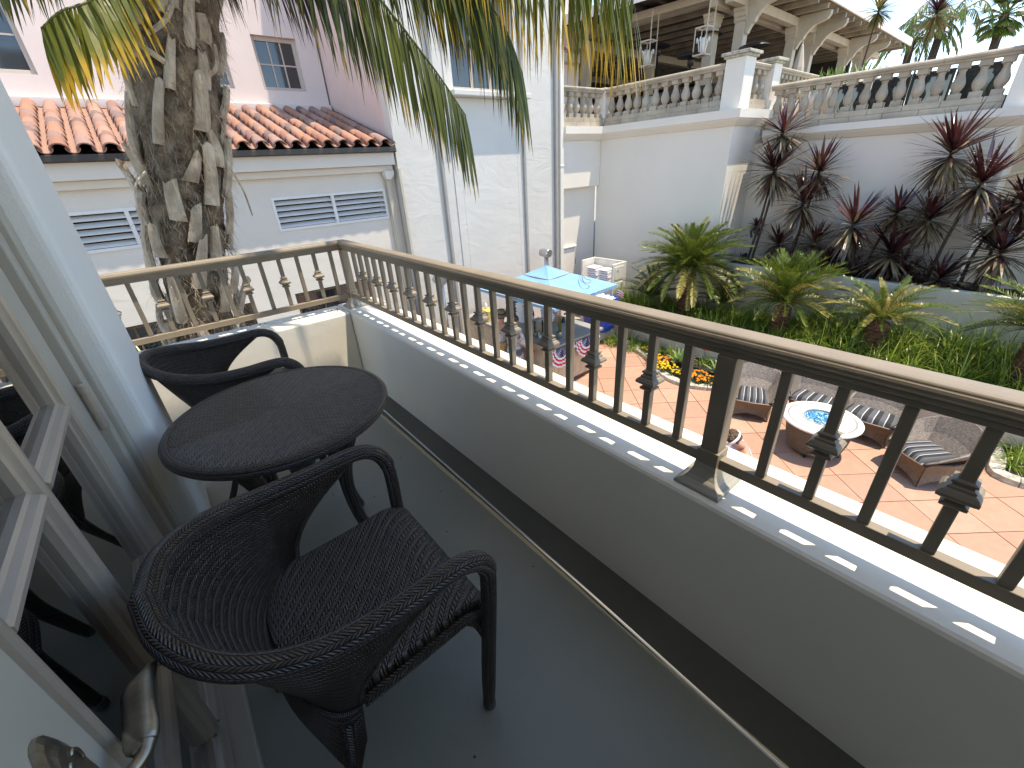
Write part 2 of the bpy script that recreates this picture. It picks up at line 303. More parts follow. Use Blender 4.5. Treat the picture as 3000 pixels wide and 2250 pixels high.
# ------------------------------------------------------------ mesh building
class MB:
    def __init__(s): s.v = []; s.f = []; s.uv = []; s.mi = []; s.cur = 0
    def add(s, vs, fs, uvs=None, mi=0):
        b = len(s.v); s.v.extend([tuple(q) for q in vs]); s.uv.extend(uvs if uvs is not None else [(q[0], q[2]) for q in vs])
        s.f.extend([tuple(b+i for i in f) for f in fs]); s.mi.extend([mi]*len(fs)); return s
    def box(s, x0, x1, y0, y1, z0, z1, mi=0):
        vs = [(x, y, z) for z in (z0, z1) for y in (y0, y1) for x in (x0, x1)]
        return s.add(vs, [(0, 2, 3, 1), (4, 5, 7, 6), (0, 1, 5, 4), (2, 6, 7, 3), (0, 4, 6, 2), (1, 3, 7, 5)], mi=mi)
    def obox(s, c, ax, ay, az, mi=0):
        c, ax, ay, az = map(Vector, (c, ax, ay, az)); vs = [c+ax*i+ay*j+az*k for k in (-1, 1) for j in (-1, 1) for i in (-1, 1)]
        return s.add(vs, [(0, 2, 3, 1), (4, 5, 7, 6), (0, 1, 5, 4), (2, 6, 7, 3), (0, 4, 6, 2), (1, 3, 7, 5)], mi=mi)
    def grid(s, fn, nu, nv, uvf=None, closeu=False, mi=0):
        vs = []; uv = []
        for j in range(nv+1):
            for i in range(nu+1):
                u, v = i/nu, j/nv; vs.append(fn(u, v)); uv.append(uvf(u, v) if uvf else (u, v))
        fs = [(j*(nu+1)+i, j*(nu+1)+i+1, (j+1)*(nu+1)+i+1, (j+1)*(nu+1)+i) for j in range(nv) for i in range(nu)]
        return s.add(vs, fs, uv, mi)
    def tube(s, pts, r, n=8, cap=True, uvs=(1, 1), mi=0, sq=None):
        pts = [Vector(q) for q in pts]; L = len(pts); rs = r if isinstance(r, (list, tuple)) else [r]*L
        tan = [(pts[min(i+1, L-1)]-pts[max(i-1, 0)]).normalized() for i in range(L)]
        up = Vector((0, 0, 1)) if abs(tan[0].z) < 0.9 else Vector((1, 0, 0))
        nn = (up-tan[0]*up.dot(tan[0])).normalized(); vs = []; uv = []; acc = 0
        for i in range(L):
            if i: acc += (pts[i]-pts[i-1]).length; nn = (nn-tan[i]*nn.dot(tan[i])).normalized()
            bb = tan[i].cross(nn)
            for k in range(n+1):
                a = 2*PI*k/n+(PI/4 if sq else 0); vs.append(pts[i]+(nn*math.cos(a)+bb*math.sin(a))*rs[i]); uv.append((acc*uvs[0], k/n*uvs[1]))
        fs = [(i*(n+1)+k, i*(n+1)+k+1, (i+1)*(n+1)+k+1, (i+1)*(n+1)+k) for i in range(L-1) for k in range(n)]
        if cap: fs += [tuple(range(n-1, -1, -1)), tuple((L-1)*(n+1)+k for k in range(n))]
        return s.add(vs, fs, uv, mi)
    def lathe(s, prof, n=16, c=(0, 0, 0), cap=True, a0=0.0, mi=0, us=1, vs_=1):
        vs = []; uv = []
        for j, (r, z) in enumerate(prof):
            for k in range(n+1):
                a = a0+2*PI*k/n; vs.append((c[0]+r*math.cos(a), c[1]+r*math.sin(a), c[2]+z)); uv.append((k/n*us, j/len(prof)*vs_))
        L = len(prof)
        fs = [(i*(n+1)+k, i*(n+1)+k+1, (i+1)*(n+1)+k+1, (i+1)*(n+1)+k) for i in range(L-1) for k in range(n)]
        if cap: fs += [tuple(range(n-1, -1, -1)), tuple((L-1)*(n+1)+k for k in range(n))]
        return s.add(vs, fs, uv, mi)
    def prism(s, poly, axis, a, b, mi=0):
        """poly: 2D points; extruded along axis 'x','y','z' from a to b"""
        def P(q, t): return {'x': (t, q[0], q[1]), 'y': (q[0], t, q[1]), 'z': (q[0], q[1], t)}[axis]
        n = len(poly); vs = [P(q, a) for q in poly]+[P(q, b) for q in poly]
        fs = [tuple(range(n)), tuple(range(2*n-1, n-1, -1))]+[(i, i+n, (i+1) % n+n, (i+1) % n) for i in range(n)]
        return s.add(vs, fs, mi=mi)
    def mesh(s, name, org=(0, 0, 0), smooth=False):
        me = bpy.data.meshes.new(name); o = org
        me.from_pydata([(q[0]-o[0], q[1]-o[1], q[2]-o[2]) for q in s.v], [], s.f)
        ul = me.uv_layers.new(name='UVMap'); li = np.zeros(len(me.loops), dtype=np.int32); me.loops.foreach_get('vertex_index', li)
        ul.data.foreach_set('uv', np.array(s.uv, dtype=np.float32)[li].ravel())
        if any(s.mi): me.polygons.foreach_set('material_index', np.array(s.mi, dtype=np.int32))
        if smooth: me.polygons.foreach_set('use_smooth', [True]*len(me.polygons))
        me.update(); return me
ORG = {}
def tag(o, label=None, cat=None, group=None, kind=None):
    if label: o['label'] = label
    if cat: o['category'] = cat
    if group: o['group'] = group
    if kind: o['kind'] = kind
    return o
def fixn(me):
    bm = bmesh.new(); bm.from_mesh(me); bmesh.ops.recalc_face_normals(bm, faces=bm.faces); bm.to_mesh(me); bm.free()
def obj(name, mb, mats, parent=None, smooth=False, bevel=0, kind=None, label=None, org=None, auto=None, rec=True, seg=2):
    og = ORG.get(parent.name, (0, 0, 0)) if parent else (org or (0, 0, 0))
    me = mb.mesh(name, og, smooth)
    if rec: fixn(me)
    for m_ in (mats if isinstance(mats, list) else [mats]): me.materials.append(m_)
    o = bpy.data.objects.new(name, me); C.objects.link(o)
    if parent: o.parent = parent
    else: o.location = og
    ORG[o.name] = og
    if bevel:
        b = o.modifiers.new('bevel', 'BEVEL'); b.width = bevel; b.segments = seg; b.limit_method = 'ANGLE'; b.angle_limit = rad(35)
    if kind: o['kind'] = kind
    if label: o['label'] = label
    return o
def place(name, me, parent, loc, rot=(0, 0, 0), sc=(1, 1, 1), kind=None):
    o = bpy.data.objects.new(name, me); C.objects.link(o); og = ORG.get(parent.name, (0, 0, 0)) if parent else (0, 0, 0)
    if parent: o.parent = parent
    o.location = (loc[0]-og[0], loc[1]-og[1], loc[2]-og[2]); o.rotation_euler = rot; o.scale = sc
    if kind: o['kind'] = kind
    return o
def thing(name, label, cat, loc=(0, 0, 0), group=None):
    o = bpy.data.objects.new(name, None); C.objects.link(o); o.location = loc; o.empty_display_size = 0.1
    ORG[o.name] = tuple(loc); return tag(o, label, cat, group)
def meshof(name, mb, mats, smooth=False):
    me = mb.mesh(name, (0, 0, 0), smooth); fixn(me)
    for m_ in (mats if isinstance(mats, list) else [mats]): me.materials.append(m_)
    return me
def copy_tree(o, label=None, loc=None, rotz=None):
    def cp(a, par):
        c = a.copy(); C.objects.link(c); c.parent = par
        for ch in list(a.children): cp(ch, c)
        return c
    r = cp(o, None)
    if label: r['label'] = label
    if loc: r.location = loc
    if rotz is not None: r.rotation_euler = (0, 0, rotz)
    return r
def cr(pts, n=8):
    """catmull-rom resample"""
    P = [Vector(q) for q in pts]; P = [P[0]*2-P[1]]+P+[P[-1]*2-P[-2]]; out = []
    for i in range(1, len(P)-2):
        a, b, c, d = P[i-1:i+3]
        for k in range(n):
            t = k/n; out.append(0.5*((2*b)+(c-a)*t+(2*a-5*b+4*c-d)*t*t+(3*b-a-3*c+d)*t**3))
    out.append(P[-2]); return out
G = -4.5       # courtyard ground (camera is the origin)
FL = -1.445    # balcony floor
# ============================================================ SETTING
obj('ground', MB().box(-200, 200, -200, 200, G-0.6, G-0.08), M['ground'], kind='structure')
pg = obj('patio', MB().box(1.6, 9.45, -6, 9.5, G-0.075, G-0.012), M['grout'], kind='structure')
S = 0.6; cr_, sr_ = math.cos(rad(49.8)), math.sin(rad(49.8))
mb = MB().box(-S/2+.0055, S/2-.0055, -S/2+.0055, S/2-.0055, -0.05, 0); slab = meshof('paving_slab', mb, M['paver'])
for i in range(-16, 17):
    for j in range(-16, 17):
        x = 7.39+cr_*(i+.5)*S-sr_*(j+.5)*S; y = 0.5+sr_*(i+.5)*S+cr_*(j+.5)*S
        if 3.7 < x < 9.35 and -3.6 < y < 9.2 and not (y < x*0.62-4.2 and False) and x > 3.6+0.25*max(0, y-2):
            place('paving_slab', slab, pg, (x, y, G+random.uniform(-.0015, .0015)), (0, 0, rad(49.8)+random.choice((0, PI/2, PI))))

# ------------------------------------------------------------ balcony we stand on
bf = obj('balcony_floor', MB().box(-1.6, 0.822, -2.6, 3.18, FL-.2, FL), M['floor'], kind='structure')
obj('drain_channel', MB().box(0.826, 0.99, -2.6, 3.18, FL-.2, FL-.006), M['gutter'], bf)
obj('sealant_bead', MB().tube([(0.812, -2.5, FL+.001), (0.819, 0, FL+.001), (0.838, .72, FL+.001), (0.862, 2.5, FL+.001), (0.866, 3.13, FL+.001)], 0.0055, 6), M['bead'], bf, smooth=True)
for x, y in ((.62, 2.02), (.70, 1.95), (.45, 1.75), (.36, 1.05), (.30, 1.92), (.60, 1.3), (.72, 1.55), (.22, .55), (.76, .9), (.5, 2.6)):
    obj('grit_speck', MB().lathe([(0.0005, 0), (.004, .0015), (.001, .004)], 5, (x, y, FL)), M['black'], bf)
MB_ = MB
def softwall(x0, x1, y0, y1, z0, z1, segs):
    return MB().box(x0, x1, y0, y1, z0, z1)
pw = obj('parapet_wall', MB().box(0.983, 1.30, -2.6, 3.42, G, -0.895), M['whitein'], bevel=0.014)
tag(pw, 'long low white parapet wall under the railing with sunlit ledge', 'wall')
pw2 = obj('parapet_wall', MB().box(-1.6, 0.9825, 3.13, 3.415, G, -0.897), M['whitein'], bevel=0.014)
tag(pw2, 'short white parapet wall at the far end of the balcony behind the table', 'wall')
random.seed(3)
for x, y in ((.93, 3.25), (.90, 3.29), (.945, 3.30), (.95, 3.27), (.89, 3.20), (.42, 3.37), (.36, 3.385), (.30, 3.36), (.45, 3.36), (.62, 3.33), (.22, 3.38)):
    obj('debris_crumb', MB().lathe([(0.001, 0), (.006, .002), (.001, .006)], 5, (x, y, -.896)), M['black'], pw2)
# house wall beside the door, frame recess, upper slab of the balcony above
hw = thing('house_wall', 'pale textured wall of our own building at the left edge of the balcony', 'wall', (-0.2, 2.1, FL))
obj('wall', MB().box(-0.62, -0.2, 1.78, 2.50, G, 4.0), M['wall'], hw, bevel=0.03, seg=4)
obj('wall', MB().box(-1.7, -0.62, 2.3, 2.49, G, 4.0), M['wall'], hw)
obj('wall', MB().box(-0.62, -0.2, -2.6, -0.9, G, 4.0), M['wall'], hw)
obj('wall', MB().box(-0.62, -0.2, -0.9, 1.78, 0.95, 4.0), M['wall'], hw)
obj('end_wall', MB().box(-0.62, 1.35, -2.9, -2.61, G, 4.0), M['wall'], hw)
sb = obj('balcony_slab', MB().box(-1.7, 1.90, -2.9, 1.95, 4.003, 4.25), M['white']); tag(sb, 'white slab of the balcony overhead shading the deck', 'ceiling')
sb['kind'] = 'structure'
for k in ('label', 'category'):
    del sb[k]
rm = thing('dim_room', 'dim room behind the glass door with grey curtain and green carpet', 'room', (-0.6, 0.5, FL))
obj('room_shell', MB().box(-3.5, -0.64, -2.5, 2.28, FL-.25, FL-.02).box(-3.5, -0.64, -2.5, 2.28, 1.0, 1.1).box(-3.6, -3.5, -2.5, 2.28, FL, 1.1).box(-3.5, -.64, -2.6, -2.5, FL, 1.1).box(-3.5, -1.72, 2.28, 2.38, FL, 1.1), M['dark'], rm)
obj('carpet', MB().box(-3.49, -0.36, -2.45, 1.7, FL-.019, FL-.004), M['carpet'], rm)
mb = MB(); mb.grid(lambda u, v: (-0.50-0.03*math.sin(u*40), 1.28+0.36*u, FL+0.03+2.35*v), 40, 2); obj('curtain', mb, M['curtain'], rm, smooth=True)
mb = MB().box(-1.4, -0.75, 0.9, 1.5, FL, FL+.42).box(-1.5, -1.3, 0.85, 1.55, FL+.4, FL+.9); obj('armchair', mb, M['carpet'], rm, bevel=0.05)

# ------------------------------------------------------------ door leaf
dr = thing('glass_door', 'taupe glazed balcony door with bronze bars and a lever handle', 'door', (-0.30, 0.5, FL))
XF, XB = -0.290, -0.335
def dbox(name, y0, y1, z0, z1, x0=XB, x1=XF, m='jamb', bv=0.003): return obj(name, MB().box(x0, x1, y0, y1, z0, z1), M[m], dr, bevel=bv)
Y0, Y1, YS, YH = 0.43, 1.585, 0.632, 1.41
dbox('stile', Y0, YS, -1.40, 0.88); dbox('stile', YH, Y1, -1.40, 0.88)
dbox('bottom_rail', YS+.0005, YH-.0005, -1.40, -1.285); dbox('top_rail', YS+.0005, YH-.0005, 0.70, 0.88)
def bar(y0, z0, y1, z1, w=0.021):
    """moulded bar: rounded nose with side fillets"""
    prof = [(-w, -.022), (-w, -.004), (-w*.72, 0.0), (-w*.62, .004), (-w*.5, .010), (-w*.2, .0155), (w*.2, .0155), (w*.5, .010), (w*.62, .004), (w*.72, 0.0), (w, -.004), (w, -.022)]
    d = Vector((0, y1-y0, z1-z0)).normalized(); s_ = Vector((0, -d.z, d.y)); a = Vector((XF-.004, y0, z0)); b = Vector((XF-.004, y1, z1)); X = Vector((1, 0, 0))
    vs = [a+s_*q[0]+X*q[1] for q in prof]+[b+s_*q[0]+X*q[1] for q in prof]; n = len(prof)
    return obj('glazing_bar', MB().add(vs, [tuple(range(n)), tuple(range(2*n-1, n-1, -1))]+[(i, i+n, (i+1) % n+n, (i+1) % n) for i in range(n)]), M['muntin'], dr)
YM = 0.985
zs = [-0.965, -0.465, 0.035, 0.535]
for ya, yb in ((YS+.016, YM-.0215), (YM+.0215, YH-.016)):
    for z in zs: bar(ya, z, yb, z)
bar(YM, -1.27, YM, 0.69)
for y in (YS+.008, YH-.008):
    bar(y, -1.285, y, 0.70, 0.013)
for z in (-1.278, 0.692): bar(YS+.02, z, YM-.022, z, 0.012); bar(YM+.022, z, YH-.02, z, 0.012)
zz = [-1.285]+zs+[0.70]
for k in range(len(zz)-1):
    for ya, yb in ((YS, YM-.001), (YM+.001, YH)):
        obj('pane', MB().box(-0.316, -0.311, ya, yb, zz[k]+.001, zz[k+1]-.001), M['glass'], dr)
hg = obj('hinge', MB().lathe([(.0001, 0), (.011, .001), (.0125, .006), (.0125, .052), (.0105, .053), (.0105, .057), (.0125, .058), (.0125, .118), (.0105, .119), (.0105, .122), (.0125, .123), (.0125, .146), (.009, .15)], 14, (-0.277, 1.592, -0.62)), M['muntin'], dr, smooth=False, bevel=0)
# lever handle on an oval back plate
def ring(c, ry, rz, n=28): return [(c[0], c[1]+ry*math.cos(2*PI*k/n), c[2]+rz*math.sin(2*PI*k/n)) for k in range(n)]
mb = MB(); c = Vector((XF, 0.545, -0.70)); n = 28; L_ = []
for dx, f in ((0.0005, 1.0), (.006, 1.0), (.009, .93), (.0105, .86), (.0125, .80), (.014, .70)):
    def eg(k):
        a = 2*PI*k/n; ca, sa = math.cos(a), math.sin(a); return (c.x+dx, c.y+0.034*f*abs(ca)**.85*(1 if ca > 0 else -1), c.z+0.155*f*(1 if sa > 0 else -1)*abs(sa)**.8)
    L_.append([eg(k) for k in range(n)])
vs = [q for r in L_ for q in r]; fs = [(j*n+k, j*n+(k+1) % n, (j+1)*n+(k+1) % n, (j+1)*n+k) for j in range(len(L_)-1) for k in range(n)]+[tuple((len(L_)-1)*n+k for k in range(n))]
mb.add(vs, fs); bp = obj('back_plate', mb, M['brass'], dr, smooth=False, bevel=0)
for sg in (-1, 1):
    pts = []
    for k in range(15):
        a = k/14*4.2; rr = 0.011*(1-k/19); pts.append((XF+.015, 0.545+sg*(0.014-rr*math.cos(a)*.8), -0.60+rr*math.sin(a)-k*.0016))
    obj('scroll', MB().tube(pts, 0.0022, 6), M['brass'], bp, smooth=True)
path = cr([(XF+.010, 0.548, -0.706), (-0.262, 0.560, -0.704), (-0.243, 0.575, -0.702), (-0.236, 0.592, -0.700)], 5)
obj('lever_neck', MB().tube(path, [0.0135, .0125, .011, .0105, .010, .0098, .0095, .0095, .0095, .0095, .0095, .0095, .010, .010, .0105, .011], 12), M['brass'], dr, smooth=True)
mb = MB(); secs = []
for y, zc, h, x, th in ((.584, -.702, .011, -.240, .013), (.596, -.703, .011, -.243, .020), (.612, -.704, .010, -.245, .0225), (.640, -.706, .009, -.247, .0215), (.672, -.709, .008, -.249, .0215), (.700, -.711, .008, -.250, .023), (.718, -.712, .0075, -.248, .024), (.731, -.713, .006, -.242, .018), (.739, -.714, .004, -.236, .008)):
    secs.append([(x+th*math.cos(a), y+.3*th*math.cos(a), zc+h*math.sin(a)) for a in [2*PI*k/16 for k in range(16)]])
vs = [q for r in secs for q in r]; n = 16
mb.add(vs, [(j*n+k, j*n+(k+1) % n, (j+1)*n+(k+1) % n, (j+1)*n+k) for j in range(len(secs)-1) for k in range(n)]+[tuple(range(n)), tuple((len(secs)-1)*n+k for k in range(n-1, -1, -1))])
obj('lever', mb, M['brass'], dr, smooth=True)
# frame
fr_ = thing('door_frame', 'stepped taupe frame between the glazed door and the pale wall', 'door frame', (-0.28, 1.65, FL))
obj('jamb', MB().box(-0.345, -0.300, 1.589, 1.64, FL, 0.949), M['jambd'], fr_, bevel=0.002)
obj('jamb', MB().box(-0.345, -0.276, 1.641, 1.705, FL, 0.949), M['jamb'], fr_, bevel=0.004)
obj('jamb', MB().box(-0.345, -0.262, 1.706, 1.779, FL, 0.949), M['jamb'], fr_, bevel=0.004)
obj('head', MB().box(-0.345, -0.270, -0.899, 1.588, 0.885, 0.949), M['jamb'], fr_, bevel=0.004)
obj('threshold', MB().box(-0.36, -0.235, -0.89, 1.588, FL+.001, FL+.035), M['jamb'], fr_, bevel=0.006)

# ------------------------------------------------------------ railing
rl = thing('balcony_railing', 'taupe metal balcony railing with square bars and stepped collars', 'railing', (1.075, 0.4, -0.895))
XR, YR = 1.076, 3.265
ZT, ZB = -0.470, -0.790
prof = [(-.021, ZT), (-.021, ZT+.016), (-.027, ZT+.018), (-.030, ZT+.026), (-.030, ZT+.032), (-.037, ZT+.035), (-.041, ZT+.041), (-.0415, ZT+.048), (-.039, ZT+.054), (-.036, ZT+.056), (-.0355, ZT+.060), (-.031, ZT+.064), (0, ZT+.0655)]
prof = [(a*.9, b) for a, b in prof]; prof = prof+[(-a, b) for a, b in prof[-2::-1]]
def railprof(name, pr_, a, b, miter0=0, miter1=0):
    """extrude profile between plan points a and b (mitre shifts along run with lateral offset)"""
    a, b = Vector((*a, 0)), Vector((*b, 0)); d = (b-a).normalized(); s_ = Vector((d.y, -d.x, 0)); vs = []
    for P, mt in ((a, miter0), (b, miter1)):
        for q in pr_: vs.append(P+s_*q[0]+d*(q[0]*mt)+Vector((0, 0, q[1])))
    n = len(pr_)
    return obj(name, MB().add(vs, [tuple(range(n)), tuple(range(2*n-1, n-1, -1))]+[(i, i+n, (i+1) % n+n, (i+1) % n) for i in range(n)]), M['rail'], rl, bevel=0.0012, seg=1)
railprof('top_rail', prof, (XR, -2.6), (XR, YR), 0, 1)
railprof('top_rail', prof, (XR, YR), (-1.6, YR), -1, 0)
bp_ = [(-.0145, ZB-.034), (-.0145, ZB), (.0145, ZB), (.0145, ZB-.034)]
yp = 0.4281
railprof('bottom_rail', bp_, (XR, -2.6), (XR, yp-.0262)); railprof('bottom_rail', bp_, (XR, yp+.0262), (XR, YR-.0262)); railprof('bottom_rail', bp_, (XR-.0262, YR), (-1.6, YR))
def post(x, y, ledge=-0.895):
    w = .0255
    po = obj('post', MB().box(x-w, x+w, y-w, y+w, ledge+.06, ZT-.0005), M['rail'], rl, bevel=0.003)
    mb = MB(); rows = [(.070, 0), (.070, .010), (.066, .014), (.060, .016), (.050, .024), (.042, .036), (.036, .050), (.033, .062), (.0315, .082), (.029, .084), (.027, .088)]
    vs = [(x+sx*r, y+sy*r, ledge+z) for r, z in rows for sx, sy in ((-1, -1), (1, -1), (1, 1), (-1, 1))]
    mb.add(vs, [(j*4+k, j*4+(k+1) % 4, (j+1)*4+(k+1) % 4, (j+1)*4+k) for j in range(len(rows)-1) for k in range(4)]+[(3, 2, 1, 0), tuple((len(rows)-1)*4+k for k in range(4))])
    obj('base_cover', mb, M['postbase'], po, bevel=0.0015)
    obj('collar', MB().box(x-w-.006, x+w+.006, y-w-.006, y+w+.006, ZB-.030, ZB+.022), M['rail'], po, bevel=0.002)
post(XR, yp); post(XR, YR); post(XR, yp-2.76)
hb = 0.0118
bar_me = meshof('baluster', MB().box(-hb, hb, -hb, hb, ZB+.0005, ZT-.0005), M['rail'])
kz = -0.6255
mb = MB(); rows = [(hb+.0005, -.036), (.019, -.033), (.0225, -.030), (.0225, -.024), (.016, -.021), (.016, -.016), (.026, -.012), (.034, -.006), (.0345, .001), (.029, .008), (.0225, .012), (.0225, .017), (.0165, .020), (.0165, .024), (.0205, .027), (.0205, .031), (hb+.0005, .034)]
vs = [(sx*(hb+(r-hb)*.9), sy*(hb+(r-hb)*.9), kz+z) for r, z in rows for sx, sy in ((-1, -1), (1, -1), (1, 1), (-1, 1))]
mb.add(vs, [(j*4+k, j*4+(k+1) % 4, (j+1)*4+(k+1) % 4, (j+1)*4+k) for j in range(len(rows)-1) for k in range(4)])
kn_me = meshof('collar', mb, M['rail'])
def balu(x, y, kn):
    o = place('baluster', bar_me, rl, (x, y, 0)); bv = o.modifiers.new('bevel', 'BEVEL'); bv.width = .0015; bv.segments = 1
    ORG[o.name] = (0, 0, 0)
    if kn:
        k = bpy.data.objects.new('collar', kn_me); C.objects.link(k); k.parent = o
for k in range(1, 24): balu(XR, 3.1991-.115*k-hb, k % 2 == 0)
for k in range(25, 48): balu(XR, 3.1991-.115*k-.0219-hb, k % 2 == 0)
for k in range(0, 21): balu(0.9694-.115*k+hb, YR+.0066, k % 2 == 1)

# ============================================================ WING WITH TILED ROOF
wg = thing('hotel_wing', 'cream hotel wing with clay tiled lean-to roof, louvred vents and pink upper storey', 'building', (1.5, 10, G))
def wb(name, x0, x1, y0, y1, z0, z1, m, bv=0, par=None): return obj(name, MB().box(x0, x1, y0, y1, z0, z1), M[m], par or wg, bevel=bv)
# lower wall with vent and doorway openings
YW = 9.62
ops = [(-1.23, 1.03, -0.83, -0.27), (2.08, 4.34, -0.86, -0.30), (-1.0, -0.04, G, -2.09), (0.90, 1.17, -2.9, -2.10), (1.99, 3.70, G, -2.11)]
xs = sorted(set([-9, 4.655]+[v for o_ in ops for v in o_[:2]])); zs_ = sorted(set([G, 0.15]+[v for o_ in ops for v in o_[2:]]))
mb = MB()
def inop(x, z): return any(o_[0] < x < o_[1] and o_[2] < z < o_[3] for o_ in ops)
for i in range(len(xs)-1):
    run = None
    for j in range(len(zs_)-1):
        s_ = not inop((xs[i]+xs[i+1])/2, (zs_[j]+zs_[j+1])/2)
        if s_: run = [zs_[j], zs_[j+1]] if run is None else [run[0], zs_[j+1]]
        if (not s_ or j == len(zs_)-2) and run: mb.add(*[(lambda b: (b.v, b.f))(MB().box(xs[i], xs[i+1], YW, YW+.3, run[0], run[1]))][0]); run = None
obj('wall', mb, M['wing'], wg)
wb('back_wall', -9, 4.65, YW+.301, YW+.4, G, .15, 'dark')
wb('cornice', -9, 4.60, YW-.10, YW, 0.045, 0.165, 'wing', .01)
wb('cornice', -9, 4.62, YW-.22, YW+.0, 0.166, 0.41, 'wing', .012)
wb('gutter', -9, 4.64, YW-.33, YW-.21, 0.405, 0.50, 'gutm', .01)
for (x0, x1, z0, z1) in ops[:2]:
    v = obj('louvred_vent', MB().box(x0-.03, x1+.03, YW-.02, YW+.05, z1-.03, z1+.02).box(x0-.03, x1+.03, YW-.02, YW+.05, z0-.03, z0+.02).box(x0-.03, x0+.02, YW-.02, YW+.05, z0+.02, z1-.03).box(x1-.02, x1+.03, YW-.02, YW+.05, z0+.02, z1-.03).box((x0+x1)/2-.03, (x0+x1)/2+.03, YW-.02, YW+.05, z0+.02, z1-.03), M['louv'], wg, bevel=0.003)
    for s0, s1 in ((x0+.021, (x0+x1)/2-.031), ((x0+x1)/2+.031, x1-.021)):
        for k in range(5):
            zc = z0+.065+k*(z1-z0-.09)/4.6
            obj('slat', MB().obox(((s0+s1)/2, YW+.045, zc), ((s1-s0)/2, 0, 0), (0, .052, .031), (0, -.003, .006)), M['louv'], v)
for (x0, x1, z0, z1) in ops[2:]:
    z0 = max(z0, G)
    d_ = obj('doorway', MB().box(x0, x0+.06, YW+.08, YW+.16, z0, z1).box(x1-.06, x1, YW+.08, YW+.16, z0, z1).box(x0+.06, x1-.06, YW+.08, YW+.16, z1-.07, z1), M['wood'], wg, bevel=.004)
    obj('pane', MB().box(x0+.06, x1-.06, YW+.11, YW+.12, z0, z1-.07), M['wglass'], d_)
    if x1-x0 > .5:
        for k in (1, 2): obj('bar', MB().box(x0+(x1-x0)*k/3-.015, x0+(x1-x0)*k/3+.015, YW+.085, YW+.109, z0, z1-.07), M['wood'], d_)
# roof: deck, barrel tiles
slope = (1.42-0.50)/(12.5-9.32); ln = math.hypot(12.5-9.32, .92); ang = math.atan(slope)
obj('roof_deck', MB().add([(-9, 9.33, .455), (4.65, 9.33, .455), (4.65, 12.52, .455+3.19*slope), (-9, 12.52, .455+3.19*slope), (-9, 9.33, .40), (4.65, 9.33, .40), (4.65, 12.52, .3), (-9, 12.52, .3)], [(0, 1, 2, 3), (4, 7, 6, 5), (0, 4, 5, 1), (1, 5, 6, 2), (2, 6, 7, 3), (3, 7, 4, 0)]), M['kick'], wg)
TL = 0.42; ex = 0.345
def barrel(r0, r1, L, t, up):
    mb = MB(); n = 8; vs = []
    for yy, r in ((0, r0), (L, r1)):
        for rr in (r, r-t):
            for k in range(n+1):
                a = PI*k/n; vs.append((-rr*math.cos(a), yy, rr*math.sin(a)*(1 if up else -1)*.85))
    m_ = n+1; fs = []
    for k in range(n): fs += [(k, k+1, 2*m_+k+1, 2*m_+k), (m_+k+1, m_+k, 3*m_+k, 3*m_+k+1), (k+1, k, m_+k, m_+k+1), (2*m_+k, 2*m_+k+1, 3*m_+k+1, 3*m_+k)]
    fs += [(0, 2*m_, 3*m_, m_), (n, m_+n, 3*m_+n, 2*m_+n)]
    return mb.add(vs, fs)
t_up = meshof('roof_tile', barrel(.116, .084, TL, .020, True), M['tile'], smooth=False)
t_dn = barrel(.085, .10, TL, .014, False)
pw_ = 0.29; rows = 10; pans = MB()
random.seed(11)
for i in range(23):
    for j in range(rows):
        x = 4.56-(i+.5)*pw_; y = 9.27+j*ex*math.cos(ang)*.925; z = .505+j*ex*math.sin(ang)*.925
        xx = x+random.uniform(-.006, .006)
        o = place('roof_tile', t_up, wg, (xx, y, z+.045), (ang+.085+random.uniform(-.012, .012), 0, random.uniform(-.015, .015)))
        M4 = Matrix.Translation((x+pw_/2, y+.01, z+.072)) @ Matrix.Rotation(ang+.04, 4, 'X')
        pans.add([M4 @ Vector(q) for q in t_dn.v], t_dn.f)
obj('pan_tiles', pans, M['tile'], wg, kind='stuff')
t_far = MB()
for i in range(23, 44):
    for j in range(rows):
        x = 4.56-(i+.5)*pw_; y = 9.27+j*ex*math.cos(ang)*.925; z = .505+j*ex*math.sin(ang)*.925
        M4 = Matrix.Translation((x, y, z+.045)) @ Matrix.Rotation(ang+.05, 4, 'X'); b_ = barrel(.100, .080, TL, .016, True); t_far.add([M4 @ Vector(q) for q in b_.v], b_.f)
obj('far_tiles', t_far, M['tile'], wg, kind='stuff')
wb('rake_flashing', 4.60, 4.645, 9.3, 12.45, 0.40, 0.41, 'gutm')
obj('rake_flashing', MB().add([(4.55, 9.32, .53), (4.645, 9.32, .60), (4.645, 12.42, .60+3.1*slope), (4.55, 12.42, .53+3.1*slope), (4.55, 9.32, .50), (4.645, 9.32, .50), (4.645, 12.42, .50+3.1*slope), (4.55, 12.42, .5+3.1*slope)], [(0, 1, 2, 3), (4, 7, 6, 5), (0, 4, 5, 1), (1, 5, 6, 2), (2, 6, 7, 3), (3, 7, 4, 0)]), M['gutm'], wg)
